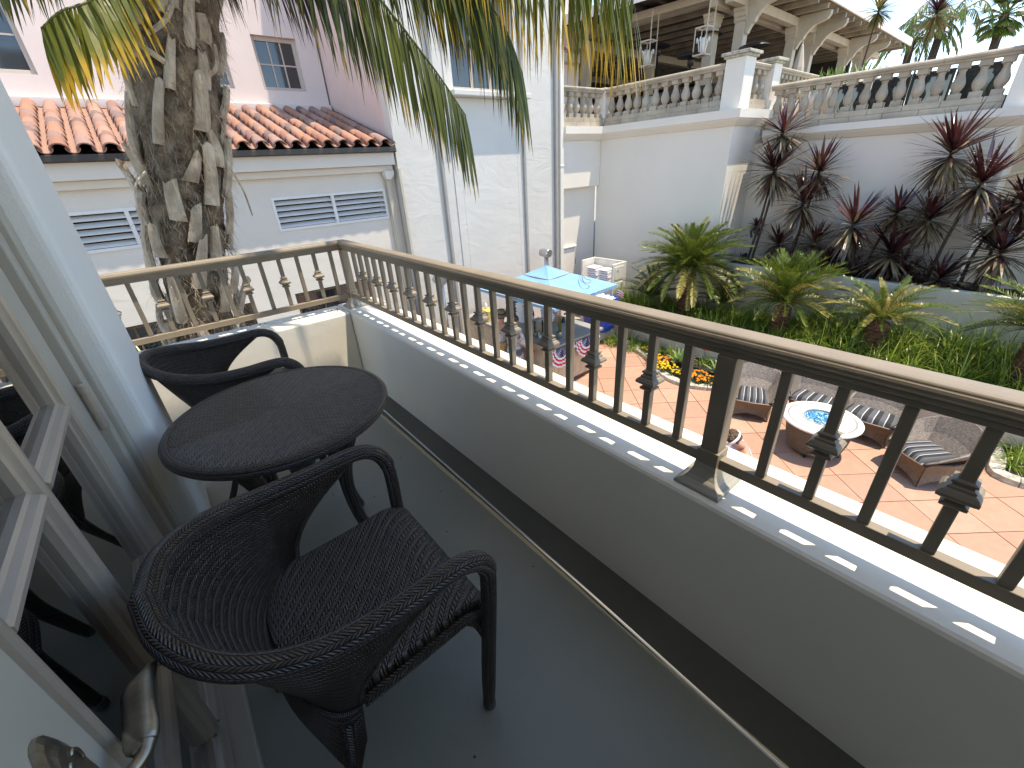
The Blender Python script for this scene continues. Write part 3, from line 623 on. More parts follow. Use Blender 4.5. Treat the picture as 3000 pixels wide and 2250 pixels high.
# upper storey
uops = [(3.21, 4.15, 1.86, 2.87), (1.68, 2.62, 1.86, 2.90), (-2.6, -0.50, 1.93, 3.6)]
xs = sorted(set([-9, 4.62]+[v for o_ in uops for v in o_[:2]])); zs_ = sorted(set([1.3, 6.5]+[v for o_ in uops for v in o_[2:]]))
ops_b, ops = ops, uops; mb = MB()
for i in range(len(xs)-1):
    for j in range(len(zs_)-1):
        if not inop((xs[i]+xs[i+1])/2, (zs_[j]+zs_[j+1])/2): mb.box(xs[i], xs[i+1], 12.5, 12.7, zs_[j], zs_[j+1])
obj('upper_wall', mb, M['pinkpale'], wg)
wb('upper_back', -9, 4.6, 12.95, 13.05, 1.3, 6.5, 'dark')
wb('sill_band', -9, 4.61, 12.36, 12.499, 1.42, 1.585, 'pinkpale', .012)
wb('base_band', -9, 4.61, 12.44, 12.499, 1.25, 1.419, 'pink', .01)
for (x0, x1, z0, z1) in uops:
    f = obj('window', MB().box(x0+.0, x0+.075, 12.6, 12.68, z0, z1).box(x1-.075, x1, 12.6, 12.68, z0, z1).box(x0+.075, x1-.075, 12.6, 12.68, z1-.08, z1).box(x0+.075, x1-.075, 12.6, 12.68, z0, z0+.075), M['winf'], wg, bevel=.006)
    a, b, c_, d_ = x0+.075, x1-.075, z0+.075, z1-.08
    nr = 2 if z1 < 3 else 3
    for i in (1, 2): obj('bar', MB().box(a+(b-a)*i/3-.014, a+(b-a)*i/3+.014, 12.615, 12.66, c_, d_), M['winf'], f)
    for i in range(1, nr): obj('bar', MB().box(a, b, 12.618, 12.657, c_+(d_-c_)*i/nr-.014, c_+(d_-c_)*i/nr+.014), M['winf'], f)
    for i in range(3):
        for j in range(nr): obj('pane', MB().box(a+(b-a)*i/3+.002, a+(b-a)*(i+1)/3-.002, 12.64, 12.648, c_+(d_-c_)*j/nr+.002, c_+(d_-c_)*(j+1)/nr-.002), M['wglass'], f)
# downspouts at the wing corner
ds = thing('downspout', 'pair of beige downspouts with funnel head at the corner of the cream wing', 'downspout', (4.5, 9.5, G))
obj('pipe', MB().box(4.40, 4.47, 9.50, 9.57, G, -.10), M['downp'], ds, bevel=.01)
obj('pipe', MB().box(4.60, 4.66, 9.27, 9.34, G, 0.10), M['downp'], ds, bevel=.01)
obj('funnel_head', MB().prism([(4.36, .06), (4.58, .06), (4.58, -.02), (4.49, -.11), (4.40, -.11), (4.36, -.02)], 'y', 9.44, 9.60), M['wing'], ds, bevel=.008)

# ============================================================ TOWER
tw = thing('stucco_tower', 'tall white tower block with rough trowelled stucco and a tall window', 'building', (7, 9.4, G))
xs0, xs1 = 6.28, 8.02
mb = MB(); YT = 9.4
mb.box(4.665, xs0, YT, YT+.3, G, 9).box(xs1, 9.66, YT, YT+.3, G, 9).box(xs0, xs1, YT, YT+.3, G, 1.55).box(xs0, xs1, YT, YT+.3, 4.2, 9)
obj('front_wall', mb, M['rough'], tw)
obj('bay_panel', MB().box(6.06, 6.275, YT-.025, YT-.001, G, 9).box(8.03, 8.58, YT-.025, YT-.001, G, 9).box(6.275, 8.03, YT-.025, YT-.001, G, 1.425), M['rough'], tw, bevel=.008)
obj('side_wall', MB().box(4.664, 4.9, YT+.301, 14, G, 9), M['pink'], tw)
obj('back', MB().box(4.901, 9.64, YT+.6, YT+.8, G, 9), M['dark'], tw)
obj('sill', MB().box(6.12, 8.36, YT-.28, YT+.05, 1.43, 1.545), M['rough'], tw, bevel=.02)
f = obj('window', MB().box(xs0, xs0+.08, YT+.1, YT+.2, 1.55, 4.2).box(xs1-.08, xs1, YT+.1, YT+.2, 1.55, 4.2).box(xs0+.08, xs1-.08, YT+.1, YT+.2, 1.55, 1.64).box(xs0+.08, xs1-.08, YT+.1, YT+.2, 4.1, 4.2), M['winf'], tw, bevel=.006)
for i in (1, 2): obj('bar', MB().box(xs0+.08+1.58*i/3-.03, xs0+.08+1.58*i/3+.03, YT+.11, YT+.18, 1.64, 4.1), M['winf'], f)
for i in range(3): obj('pane', MB().box(xs0+.08+1.58*i/3, xs0+.08+1.58*(i+1)/3-.002, YT+.14, YT+.15, 1.64, 4.1), M['wglass'], f)
for x, w, lab in ((5.74, .035, 'thin grey conduit left of the window bay on the tower'), (8.24, .035, 'thin grey conduit right of the window bay on the tower'), (9.42, .045, 'grey pipe beside the white downspout at the tower edge')):
    tag(obj('wall_conduit', MB().box(x-w, x+w, YT-.10, YT-.027, G, 9), M['conduit'], bevel=.01, org=(x, YT, G)), lab, 'pipe')
tag(obj('white_downspout', MB().box(9.53, 9.66, YT-.12, YT-.002, G, 9).box(9.52, 9.67, YT-.13, YT-.003, -.1, -.05), M['white'], bevel=.01, org=(9.6, YT, G)), 'broad white downspout at the right edge of the rough tower', 'downspout')

# ============================================================ TERRACE BLOCK
te = thing('terrace_block', 'smooth white raised terrace walls with moulded cornice around the courtyard', 'building', (12, 5, G))
def tb(name, *a, m='terr', bv=0): return obj(name, MB().box(*a), M[m], te, bevel=bv)
tb('wall', 11.40, 13.4, 5.50, 9.54, G, 0.55); tb('wall', 9.665, 11.399, 9.60, 9.9, G, -0.70); tb('wall', 9.665, 11.399, 9.42, 9.9, -.70, 0.55, bv=.03)
tb('wall', 12.75, 14.4, 0.90, 5.499, G, 0.15)
tb('wall', 14.3, 14.6, -8, .899, G, 0.15, m='tan')
tb('terrace_floor', 11.42, 34, 5.55, 9.499, 0.80, 0.873, m='stone'); tb('terrace_floor', 9.67, 34, 9.5, 24, 0.80, 0.873, m='stone'); tb('terrace_floor', 12.9, 34, -6, 5.899, 0.36, 0.435, m='stone')
def cove(h0, h1, o): return [(0, h0), (0, h1), (-o, h1), (-o*.95, h1-.02), (-o*.7, h1-.05), (-o*.4, h1-.085), (-o*.2, h1-.12), (-.02, h0)]
def cornice(path, z0, z1, z2, out, band=.03):
    """path: plan polyline, outward = left of travel negative normal; mitred"""
    pr_ = [(0.05, z0), (-.01, z0), (-out*.25, z0+.02), (-out*.5, z0+(z1-z0)*.4), (-out*.85, z0+(z1-z0)*.75), (-out, z1), (-out-band, z1+.002), (-out-band, z2), (0.05, z2)]
    P = [Vector((*q, 0)) for q in path]; vs = []
    for i, q in enumerate(P):
        d0 = (q-P[i-1]).normalized() if i else (P[1]-P[0]).normalized(); d1 = (P[i+1]-q).normalized() if i < len(P)-1 else d0
        n0 = Vector((-d0.y, d0.x, 0)); n1 = Vector((-d1.y, d1.x, 0)); m_ = (n0+n1).normalized(); m_ = m_/max(.3, m_.dot(n0))
        for a, z in pr_: vs.append(q+m_*a+Vector((0, 0, z)))
    n = len(pr_)
    fs = [tuple(range(n)), tuple((len(P)-1)*n+k for k in range(n-1, -1, -1))]+[(i*n+k, (i+1)*n+k, (i+1)*n+(k+1) % n, i*n+(k+1) % n) for i in range(len(P)-1) for k in range(n)]
    return obj('cornice', MB().add(vs, fs), M['terr'], te)
cornice([(9.67, 9.41), (11.39, 9.41), (11.39, 5.49), (13.3, 5.49)], .54, .69, .872, .17)
cornice([(12.74, 5.30), (12.74, 0.89), (14.3, 0.89)], .14, .29, .43, .17)
# balustrades
prof = [(.085, 0), (.085, .10), (.060, .105), (.055, .125), (.075, .15), (.098, .20), (.105, .245), (.098, .29), (.075, .35), (.055, .41), (.050, .45), (.062, .47), (.062, .49), (.052, .50)]
def bal_mesh():
    mb = MB(); sq = []
    mb.box(-.085, .085, -.085, .085, 0, .10); mb.lathe([(r, z) for r, z in prof[2:]], 10, cap=True); mb.box(-.085, .085, -.085, .085, .50, .60); return meshof('baluster', mb, M['stone'])
BM = bal_mesh()
def balustrade(a, b, z0, nb, label, posts=()):
    t = thing('stone_balustrade', label, 'balustrade', (a[0], a[1], z0))
    a, b = Vector((*a, 0)), Vector((*b, 0)); d = (b-a); L = d.length; d.normalize(); s_ = Vector((-d.y, d.x, 0)); mid = (a+b)/2; r = math.atan2(d.y, d.x)
    nbk = max(1, round(L/.56)); bl = L/nbk
    for row, (za, zb_, w) in enumerate(((0, .115, .16), (.117, .225, .135))):
        off = .5*bl*row; k = 0; e0 = 0
        cuts = [0]+[c for c in [off+bl*i for i in range(nbk+1)] if .05 < c < L-.05]+[L]
        for c0, c1 in zip(cuts, cuts[1:]):
            obj('stone', MB().obox(a+d*((c0+c1)/2)+Vector((0, 0, z0+(za+zb_)/2)), d*((c1-c0)/2-.003), s_*w, (0, 0, (zb_-za)/2)), M['stone'], t, bevel=.006)
    for i in range(nb): 
        q = a+d*(L*(i+.5)/nb); place('baluster', BM, t, (q.x, q.y, z0+.226), (0, 0, r))
    pr_ = [(-.12, z0+.827), (-.12, z0+.86), (-.155, z0+.875), (-.165, z0+.91), (-.15, z0+.935), (-.06, z0+.955), (.06, z0+.955), (.15, z0+.935), (.165, z0+.91), (.155, z0+.875), (.12, z0+.86), (.12, z0+.827)]
    nseg = max(1, round(L/1.1)); n = len(pr_)
    for i in range(nseg):
        p0, p1 = a+d*(L*i/nseg+.002), a+d*(L*(i+1)/nseg-.002); vs = [P+s_*q[0]+Vector((0, 0, q[1])) for P in (p0, p1) for q in pr_]
        obj('coping_stone', MB().add(vs, [tuple(range(n)), tuple(range(2*n-1, n-1, -1))]+[(k, k+n, (k+1) % n+n, (k+1) % n) for k in range(n)]), M['stone'], t)
    return t
balustrade((9.70, 9.55), (11.45, 9.55), .874, 6, 'short stone balustrade left of the corner pillar, beside the tower')
balustrade((11.60, 9.38), (11.60, 5.93), .874, 12, 'long stone balustrade on the upper terrace between slim corner post and tall white pillar')
balustrade((11.93, 5.66), (12.93, 5.66), .874, 3, 'three-baluster stone balustrade between two white pillars')
balustrade((13.38, 5.66), (19.0, 5.86), .874, 20, 'stone balustrade running back behind the lower terrace rail')
balustrade((13.0, 5.40), (13.0, 1.28), .434, 14, 'longest stone balustrade above the burgundy cordylines on the right')
def pillar(x0, x1, y0, y1, z0, z1, lab, cap=True):
    t = thing('white_pillar', lab, 'pillar', ((x0+x1)/2, (y0+y1)/2, z0))
    obj('shaft', MB().box(x0, x1, y0, y1, z0, z1-.11 if cap else z1), M['terr'], t, bevel=.008)
    if cap: obj('cap', MB().box(x0-.04, x1+.04, y0-.04, y1+.04, z1-.109, z1-.06).box(x0-.09, x1+.09, y0-.09, y1+.09, z1-.0595, z1), M['stonel'], t, bevel=.01)
pillar(11.44, 11.92, 5.46, 5.92, .873, 1.98, 'tall capped white pillar at the terrace corner with sunlit side')
pillar(12.95, 13.37, 5.46, 5.88, .436, 1.95, 'narrower capped white pillar right of the tall corner pillar')
pillar(11.46, 11.72, 9.40, 9.70, .874, 1.84, 'slim white post in the inner corner of the upper balustrade', cap=False)
pillar(12.80, 13.26, .92, 1.26, .431, 1.75, 'white pillar ending the right balustrade at the picture edge')
# low service door
dd = thing('service_door', 'flush white service door with top trim next to the tower downpipe', 'door', (10.2, 9.6, G))
obj('leaf', MB().box(9.92, 10.46, 9.565, 9.598, G, -2.44), M['white'], dd, bevel=.004)
obj('trim', MB().box(9.80, 10.52, 9.53, 9.597, -2.40, -2.36), M['white'], dd, bevel=.004)
obj('hinge', MB().box(10.47, 10.49, 9.55, 9.597, -2.95, -2.72), M['conduit'], dd)
obj('lever', MB().box(9.93, 10.02, 9.51, 9.53, -3.35, -3.32).box(9.93, 9.95, 9.53, 9.564, -3.35, -3.32), M['silver'], dd)
# walls of the garden
lw = thing('garden_wall', 'low tan stucco wall along the patio behind the sofa', 'wall', (9.55, 2, G))
obj('wall', MB().box(9.45, 9.66, -6, 7.35, G, -3.74), M['tan'], lw, bevel=.015)
gw = thing('planter_wall', 'grey green plastered planter wall below the burgundy cordylines', 'wall', (11.5, 2, G))
obj('wall', MB().box(11.40, 11.56, -3, 5.44, G, -2.57), M['grey'], gw, bevel=.015)
obj('soil_bed', MB().grid(lambda u, v: (9.66+1.74*u, -6+13.4*v, -3.84+.06*math.sin(v*40)*math.sin(u*9)), 8, 60), M['soil'], kind='structure')
obj('upper_soil', MB().grid(lambda u, v: (11.56+1.19*u, -3+8.4*v, -2.68+.03*math.sin(v*30)), 4, 40), M['soil'], kind='structure')
# kerbed flower bed bulging into the patio
outer = [(9.44, 7.3), (9.0, 6.35), (8.66, 5.55), (8.28, 5.05), (8.0, 4.6), (7.91, 4.2), (7.97, 3.85), (8.2, 3.45), (8.6, 3.05), (9.1, 2.75), (9.44, 2.65)]
def bed(outer, lab, w=.17, nst=None):
    t = thing('flower_bed', lab, 'flower bed', (outer[3][0], outer[3][1], G)); P = cr([(*q, 0) for q in outer], 10)
    acc = [0]
    for i in range(1, len(P)): acc.append(acc[-1]+(P[i]-P[i-1]).length)
    def at(s_):
        s_ = min(max(s_, 0), acc[-1]-1e-4)
        for i in range(1, len(P)):
            if acc[i] >= s_: f_ = (s_-acc[i-1])/(acc[i]-acc[i-1]); return P[i-1].lerp(P[i], f_), (P[i]-P[i-1]).normalized()
    ns = round(acc[-1]/.42); st = acc[-1]/ns
    for k in range(ns):
        mb = MB(); vs = []
        for q in range(4):
            p_, d_ = at(k*st+.006+(st-.012)*q/3); n_ = Vector((-d_.y, d_.x, 0))
            for o_, z in ((0, G-.02), (0, G+.085), (w, G+.09), (w, G-.02)): vs.append(p_+n_*o_*1.0+Vector((0, 0, z)))
        obj('kerb_stone', mb.add(vs, [(0, 1, 2, 3), (15, 14, 13, 12)]+[(q*4+k2, (q+1)*4+k2, (q+1)*4+(k2+1) % 4, q*4+(k2+1) % 4) for q in range(3) for k2 in range(4)]), M['stonel'], t, bevel=.01)
    inn = [at(acc[-1]*k/40)[0]+Vector((-at(acc[-1]*k/40)[1].y, at(acc[-1]*k/40)[1].x, 0))*(w-.01) for k in range(41)]
    obj('soil', MB().add([(q.x, q.y, G+.06) for q in inn]+[(q.x, q.y, G-.05) for q in inn], [tuple(range(41)), tuple(range(81, 40, -1))]+[(k, k+41, (k+1) % 41+41, (k+1) % 41) for k in range(41)]), M['soil'], t)
    return t
bed(outer, 'curved flower bed edged with pale kerb stones and filled with marigolds')
bed([(9.44, -.45), (9.0, -.55), (8.5, -.60), (8.42, -1.0), (8.7, -1.6), (9.44, -2.2)], 'small kerbed bed of grasses at the right edge of the patio')
# ============================================================ BALCONY FURNITURE
def superpath(pts, n=8): return cr(pts, n)
def wicker_chair(label, loc, rz):
    t = thing('wicker_armchair', label, 'chair', (0, 0, 0)); W = M['wick']
    half = [(.298, .236, .0), (.308, .247, .20), (.322, .259, .42), (.328, .269, .58), (.315, .276, .640), (.278, .280, .678), (.22, .282, .690), (.10, .281, .686), (-.02, .272, .692), (-.112, .246, .710), (-.186, .195, .732), (-.238, .110, .752), (-.260, 0, .758)]
    P = cr(half, 6); full = P+[Vector((q.x, -q.y, q.z)) for q in P[-2::-1]]
    rr = []
    for q in full:
        base = .0235 if q.z > .6 else .0205
        rr.append(base-.004*max(0, (.12-q.z)/.12))
    obj('arm_rim', MB().tube(full, rr, 14, uvs=(1.0, .16)), W, t, smooth=True)
    # shell between rim and seat
    iS = next(i for i, q in enumerate(full) if q.x < .25 and q.z > .6); rim = full[iS:len(full)-iS]; L = len(rim)
    acc = [0]
    for i in range(1, L): acc.append(acc[-1]+(rim[i]-rim[i-1]).length)
    def rimat(u):
        s_ = u*acc[-1]
        for i in range(1, L):
            if acc[i] >= s_-1e-9: f = (s_-acc[i-1])/max(1e-9, acc[i]-acc[i-1]); return rim[i-1].lerp(rim[i], min(1, f))
        return rim[-1]
    def low(u):
        a = (u-.5)*2*1.62                      # -93..93 degrees about the back
        return Vector((-.012-.100*math.cos(a), -.228*math.sin(a), .425))
    def shell(u, v):
        a = rimat(u); b = low(1-u) if rim[0].y < 0 else Vector((low(u).x, -low(u).y if rim[0].y*low(0).y < 0 else low(u).y, .425))
        e = abs(u-.5)*2
        w = v**(1.0+.9*e**3)
        q = a.lerp(b, v); bow = math.sin(PI*v)*(.004)
        d = Vector((q.x+.0, q.y, 0)).normalized()
        q = q+d*bow
        if e > .6: q.x -= math.sin(PI*v)*.075*((e-.6)/.4)**1.0
        return q
    def uvf(u, v): return (u*1.25, v*.36)
    sh = obj('backrest_shell', MB().grid(shell, 90, 22, uvf), W, t, smooth=True, rec=False)
    so_ = sh.modifiers.new('thick', 'SOLIDIFY'); so_.thickness = .012; so_.offset = 0
    for e in (0, 1):
        obj('shell_edge', MB().tube([shell(e, k/14) for k in range(15)], .0105, 8, uvs=(1, .08)), W, sh, smooth=True)
    # seat pan
    def seat(u, v):      # u across, v back to front
        y = (u-.5)*2; x = -.118+.438*v; wid = .230 if v > .25 else .230*math.sqrt(max(0, 1-((.25-v)/.25)**2*.90))
        z = .440+.016*v-.014*math.sin(PI*v)*(1-y*y*.6)
        if v > .84: z -= .040*((v-.84)/.16)**2
        return Vector((x, y*wid, z))
    se = obj('seat', MB().grid(seat, 40, 40, lambda u, v: ((u*.46+v*.438)*.6, (v*.438-u*.46)*.6+1)), W, t, smooth=True, rec=False)
    sm = se.modifiers.new('thick', 'SOLIDIFY'); sm.thickness = .030; sm.offset = -1
    edge = [seat(1, k/30) for k in range(8, 31)]
    for sg in (1, -1):
        obj('side_rail', MB().tube([Vector((q.x, q.y*sg, q.z-.016)) for q in edge], .017, 10, uvs=(1, .1)), W, se, smooth=True)
        obj('corner_bracket', MB().tube(cr([(.285, .215*sg, .41), (.305, .235*sg, .385), (.316, .254*sg, .32)], 5), [.022, .021, .020, .019, .018, .018, .017, .016, .015, .014, .013], 10, uvs=(1, .1)), W, se, smooth=True)
    obj('front_rail', MB().tube([seat(k/20, 1)+Vector((-.004, 0, -.010)) for k in range(21)], .017, 10, uvs=(1, .1)), W, se, smooth=True)
    # skirt under the shell narrowing into the rear legs
    def skirt(u, v):
        a = (u-.5)*2*1.62; b = Vector((-.012-.100*math.cos(a), -.228*math.sin(a), .425)); am = abs(a)
        depth = .065+.15*math.exp(-((am-1.22)/.34)**2)
        q = Vector(b); q.z -= depth*v; f = 1+.06*v; q.x = q.x*f-.012*v; q.y *= f; return q
    sk = obj('skirt', MB().grid(skirt, 60, 10, lambda u, v: (u*1.0, v*.2)), W, t, smooth=True, rec=False)
    s3 = sk.modifiers.new('thick', 'SOLIDIFY'); s3.thickness = .012
    for sg in (1, -1):
        lg = cr([(-.035, .212*sg, .385), (-.062, .222*sg, .24), (-.115, .235*sg, .11), (-.175, .250*sg, .0)], 5)
        l_ = obj('leg', MB().tube(lg, [.030-.0155*min(1, k/9) for k in range(len(lg))], 12, uvs=(1, .12)), W, t, smooth=True)
        obj('foot_cap', MB().lathe([(.017, .0), (.0185, .004), (.018, .026), (.0165, .030)], 14, (-.175, .250*sg, -.002)), M['cap'], l_, smooth=False)
        obj('foot_cap', MB().lathe([(.018, .0), (.0195, .004), (.019, .026), (.017, .030)], 14, (.300, .236*sg, -.002)), M['cap'], t.children[0], smooth=False)
    t.location = loc; t.rotation_euler = (0, 0, rz); return t
c1 = wicker_chair('dark wicker tub armchair nearest the camera beside the glass door', (.030, .862, FL), 0.0)
c2 = copy_tree(c1, 'dark wicker tub armchair behind the round table against the end wall', (.055, 2.405, FL), rad(-3))
# table
tb_ = thing('wicker_table', 'round dark wicker bistro table between the two armchairs', 'table', (.176, 1.59, FL))
ct = Vector((.176, 1.59, 0)); R_ = .364; zt = -.735
prof = [(.001, zt), (R_-.035, zt), (R_-.018, zt-.003), (R_-.006, zt-.011), (R_, zt-.022), (R_-.003, zt-.034), (R_-.014, zt-.042), (R_-.03, zt-.044), (.001, zt-.042)]
mb = MB(); mb.lathe(prof, 96, (ct.x, ct.y, 0), cap=False); obj('table_top', mb, M['wickt'], tb_, smooth=True)
mb = MB(); 
mb.tube([ct+Vector(((R_-.008)*math.cos(a), (R_-.008)*math.sin(a), zt-.020)) for a in [2*PI*k/96 for k in range(97)]], .0195, 10, cap=False, uvs=(1.0, .12)); obj('rim', mb, M['wick'], tb_, smooth=True)
obj('centre_column', MB().lathe([(.075, -.80), (.062, -.86), (.052, -.95), (.045, -1.05), (.050, -1.10), (.001, -1.12)], 20, (ct.x, ct.y, 0), us=.3, vs_=.3), M['wick'], tb_, smooth=True)
for k in range(4):
    a = math.atan2(.155, .200)+k*PI/2; d = Vector((math.cos(a), math.sin(a), 0))
    pth = cr([ct+d*.275+Vector((0, 0, -.782)), ct+d*.235+Vector((0, 0, -.86)), ct+d*.185+Vector((0, 0, -1.02)), ct+d*.185+Vector((0, 0, -1.18)), ct+d*.225+Vector((0, 0, -1.34)), ct+d*.255+Vector((0, 0, FL))], 6)
    n = len(pth); l_ = obj('leg', MB().tube(pth, [.034-.018*(i/n) for i in range(n)], 12, uvs=(1, .14)), M['wick'], tb_, smooth=True)
    q = pth[-1]; obj('foot_cap', MB().lathe([(.017, 0), (.019, .004), (.0185, .028), (.017, .031)], 14, (q.x, q.y, FL)), M['cap'], l_)
for a in (0, PI/2):
    d = Vector((math.cos(a+.66), math.sin(a+.66), 0)); obj('top_brace', MB().tube([ct-d*.27+Vector((0, 0, -.795)), ct+d*.27+Vector((0, 0, -.795))], .016, 8), M['wick'], tb_, smooth=True)

# ============================================================ PATIO FURNITURE
def cushion(nm, pts_fn, parent, nu=20, nv=8, su=5.0):
    mb = MB()
    mb.grid(lambda u, v: pts_fn(u, v, 1), nu, nv, lambda u, v: (u*su, v)); mb.grid(lambda u, v: pts_fn(u, 1-v, 0), nu, nv, lambda u, v: (u*su, 1-v))
    return obj(nm, mb, M['stripe'], parent, smooth=True)
def lounge(label, loc, rz, sf_=.66, w=.74, back=True, nm='lounge_chair', L=.68, cat='lounge chair', peak=.84, nst=5, group=None):
    """woven tub: x forward, y across; flared base, seat well, one-piece raked rim"""
    t = thing(nm, label, cat, (0, 0, 0), group=group); hw_ = w/2
    dd_ = peak-.42; rimh = [(L*.52, hw_*.84, .42), (L*.34, hw_*1.0, .42+.18*dd_), (L*.04, hw_*1.14, .42+.42*dd_), (-L*.28, hw_*1.20, .42+.62*dd_), (-L*.54, hw_*1.04, .42+.76*dd_), (-L*.66, hw_*.5, .42+.90*dd_), (-L*.70, 0, peak)]
    def P2(lst, n=5):
        out = []
        for a, b in zip(lst, lst[1:]):
            for k in range(n): out.append(Vector(a).lerp(Vector(b), k/n))
        return out+[Vector(lst[-1])]
    h = P2(rimh); rim = h+[Vector((q.x, -q.y, q.z)) for q in h[-2::-1]]; n = len(rim)
    seatp = []
    for q in rim:
        x = max(-L*.28, min(L*.46, q.x*.80)); y = max(-hw_*sf_, min(hw_*sf_, q.y*.72)); seatp.append(Vector((x, y, .34)))
    mid = [rim[i].lerp(seatp[i], .5)+Vector((-.01, 0, -.02)) for i in range(n)]
    def inner(u, v):
        i = min(n-1, int(round(u*(n-1)))); return rim[i].lerp(mid[i], min(1, v*2)) if v <= .5 else mid[i].lerp(seatp[i], (v-.5)*2)
    sh = obj('woven_back', MB().grid(inner, n-1, 6, lambda u, v: (u*2.6, v*.55)), M['wick2'], t, rec=False); sm = sh.modifiers.new('thick', 'SOLIDIFY'); sm.thickness = .03; sm.offset = 1
    obj('rim', MB().tube(rim, .014, 8, uvs=(1, .1)), M['wick2'], sh, smooth=True)
    # underbody: from rim outside curving in then out to four feet
    ring_ = [(L*.50, hw_*.86), (0, hw_*1.0), (-L*.50, hw_*.90), (-L*.56, 0), (-L*.50, -hw_*.90), (0, -hw_*1.0), (L*.50, -hw_*.86), (L*.54, 0)]
    rg = P2([(a, b, 0) for a, b in ring_+[ring_[0]]], 5)[:-1]; m_ = len(rg)
    def und(u, v):
        i = int(round(u*m_)) % m_; q = rg[i]
        corner = 1 if (i % 10) in (0,) else 0
        ph = (i % 10)/10; foot = min(abs(ph), abs(1-ph)); arch = math.sin(PI*min(1, (foot*2)))**.8 if True else 0
        ii = i % 40; seg = (ii % 10)/10
        zlow = .0+.13*math.sin(PI*seg)**.7 if True else 0
        ztop = .385 if q.x > L*.45 else .42
        z = ztop+(zlow-ztop)*v; f = 1.0-.16*math.sin(PI*v*.85)
        return Vector((q.x*f, q.y*f, z))
    ub = obj('underbody', MB().grid(und, m_, 8, lambda u, v: (u*3, v*.4)), M['wick3'], t, smooth=False, rec=False); s2 = ub.modifiers.new('thick', 'SOLIDIFY'); s2.thickness = .02
    obj('seat_deck', MB().box(-L*.34, L*.49, -hw_*.80, hw_*.80, .30, .36), M['wick3'], t, bevel=.01)
    def cf(u, v, top):
        x = -L*.30+L*.82*v; y = (u-.5)*2*hw_*(sf_+.03)*(1-.12*(1-v)**2)
        e = max(abs(u-.5)*2, abs(v-.5)*2); rnd = max(0, 1-e**7)
        return Vector((x, y, .365+(.10*rnd**.5 if top else .0)))
    cu = cushion('cushion', cf, t, 26, 14, nst)
    t.location = loc; t.rotation_euler = (0, 0, rz); return t
lc = lounge('brown woven lounge chair with striped cushion between flower bed and fire pit', (7.90, 2.62, G), rad(203), group='woven lounge chairs round the fire pit')
lc2 = copy_tree(lc, 'brown woven lounge chair with pointed back at the right end of the sofa', (7.86, .08, G), rad(142))
lc3 = copy_tree(lc, 'woven lounge chair the person with white headband sits in, mostly hidden by the ledge', (4.84, 1.58, G), rad(100))
sf = lounge('woven two-seat sofa, left half behind the fire pit, striped seat cushion', (8.46, 1.74, G), rad(180), sf_=.90, w=.82, L=.56, nm='woven_sofa', cat='sofa', peak=.78, nst=5, group='woven sofa halves along the tan wall')
copy_tree(sf, 'woven two-seat sofa, right half nearer the pointed lounge chair', (8.48, .92, G), rad(180))
fp = thing('fire_pit_table', 'round fire pit table with pale tiled top and blue glass centre', 'fire pit', (7.43, 1.38, G))
c_ = (7.43, 1.38, G)
obj('table_ring', MB().lathe([(.262, .560), (.262, .600), (.54, .600), (.555, .590), (.555, .565), (.54, .556), (.262, .556)], 64, c_, cap=False), M['firetop'], fp, smooth=False, org=None)
fp.children[0].data.transform(Matrix.Identity(4))
obj('pan_rim', MB().lathe([(.245, .575), (.245, .612), (.268, .612), (.268, .601)], 48, c_, cap=False), M['stonel'], fp)
mb = MB(); mb.lathe([(.001, .592), (.06, .60), (.12, .588), (.19, .597), (.247, .585)], 40, c_, cap=False); obj('blue_glass', mb, M['fireglass'], fp)
body = [(.36, .05), (.37, .06), (.42, .25), (.445, .42), (.455, .54), (.44, .555)]
obj('body', MB().lathe(body, 48, c_, us=8, vs_=1), M['wick3'], fp, smooth=True)
for k in range(9):
    z = .09+k*.052; r = np.interp(z, [b[1] for b in body[:5]], [b[0] for b in body[:5]])
    obj('woven_band', MB().tube([(c_[0]+(r+.002)*math.cos(a), c_[1]+(r+.002)*math.sin(a), G+z) for a in [2*PI*i/40 for i in range(41)]], .013, 6, cap=False), M['wick3'], fp, smooth=True)
a0 = rad(225)
def onb(a, z, r): return (c_[0]+r*math.cos(a), c_[1]+r*math.sin(a), G+z)
obj('access_door', MB().tube([onb(a0-.28, .30, .452), onb(a0-.28, .46, .468), onb(a0, .46, .468), onb(a0+.28, .46, .468), onb(a0+.28, .30, .452), onb(a0, .30, .452), onb(a0-.28, .30, .452)], .010, 6), M['black'], fp)
for k in range(4):
    a = a0+.8+k*PI/2; obj('foot', MB().lathe([(.025, 0), (.025, .05)], 10, onb(a, 0, .36)), M['black'], fp)

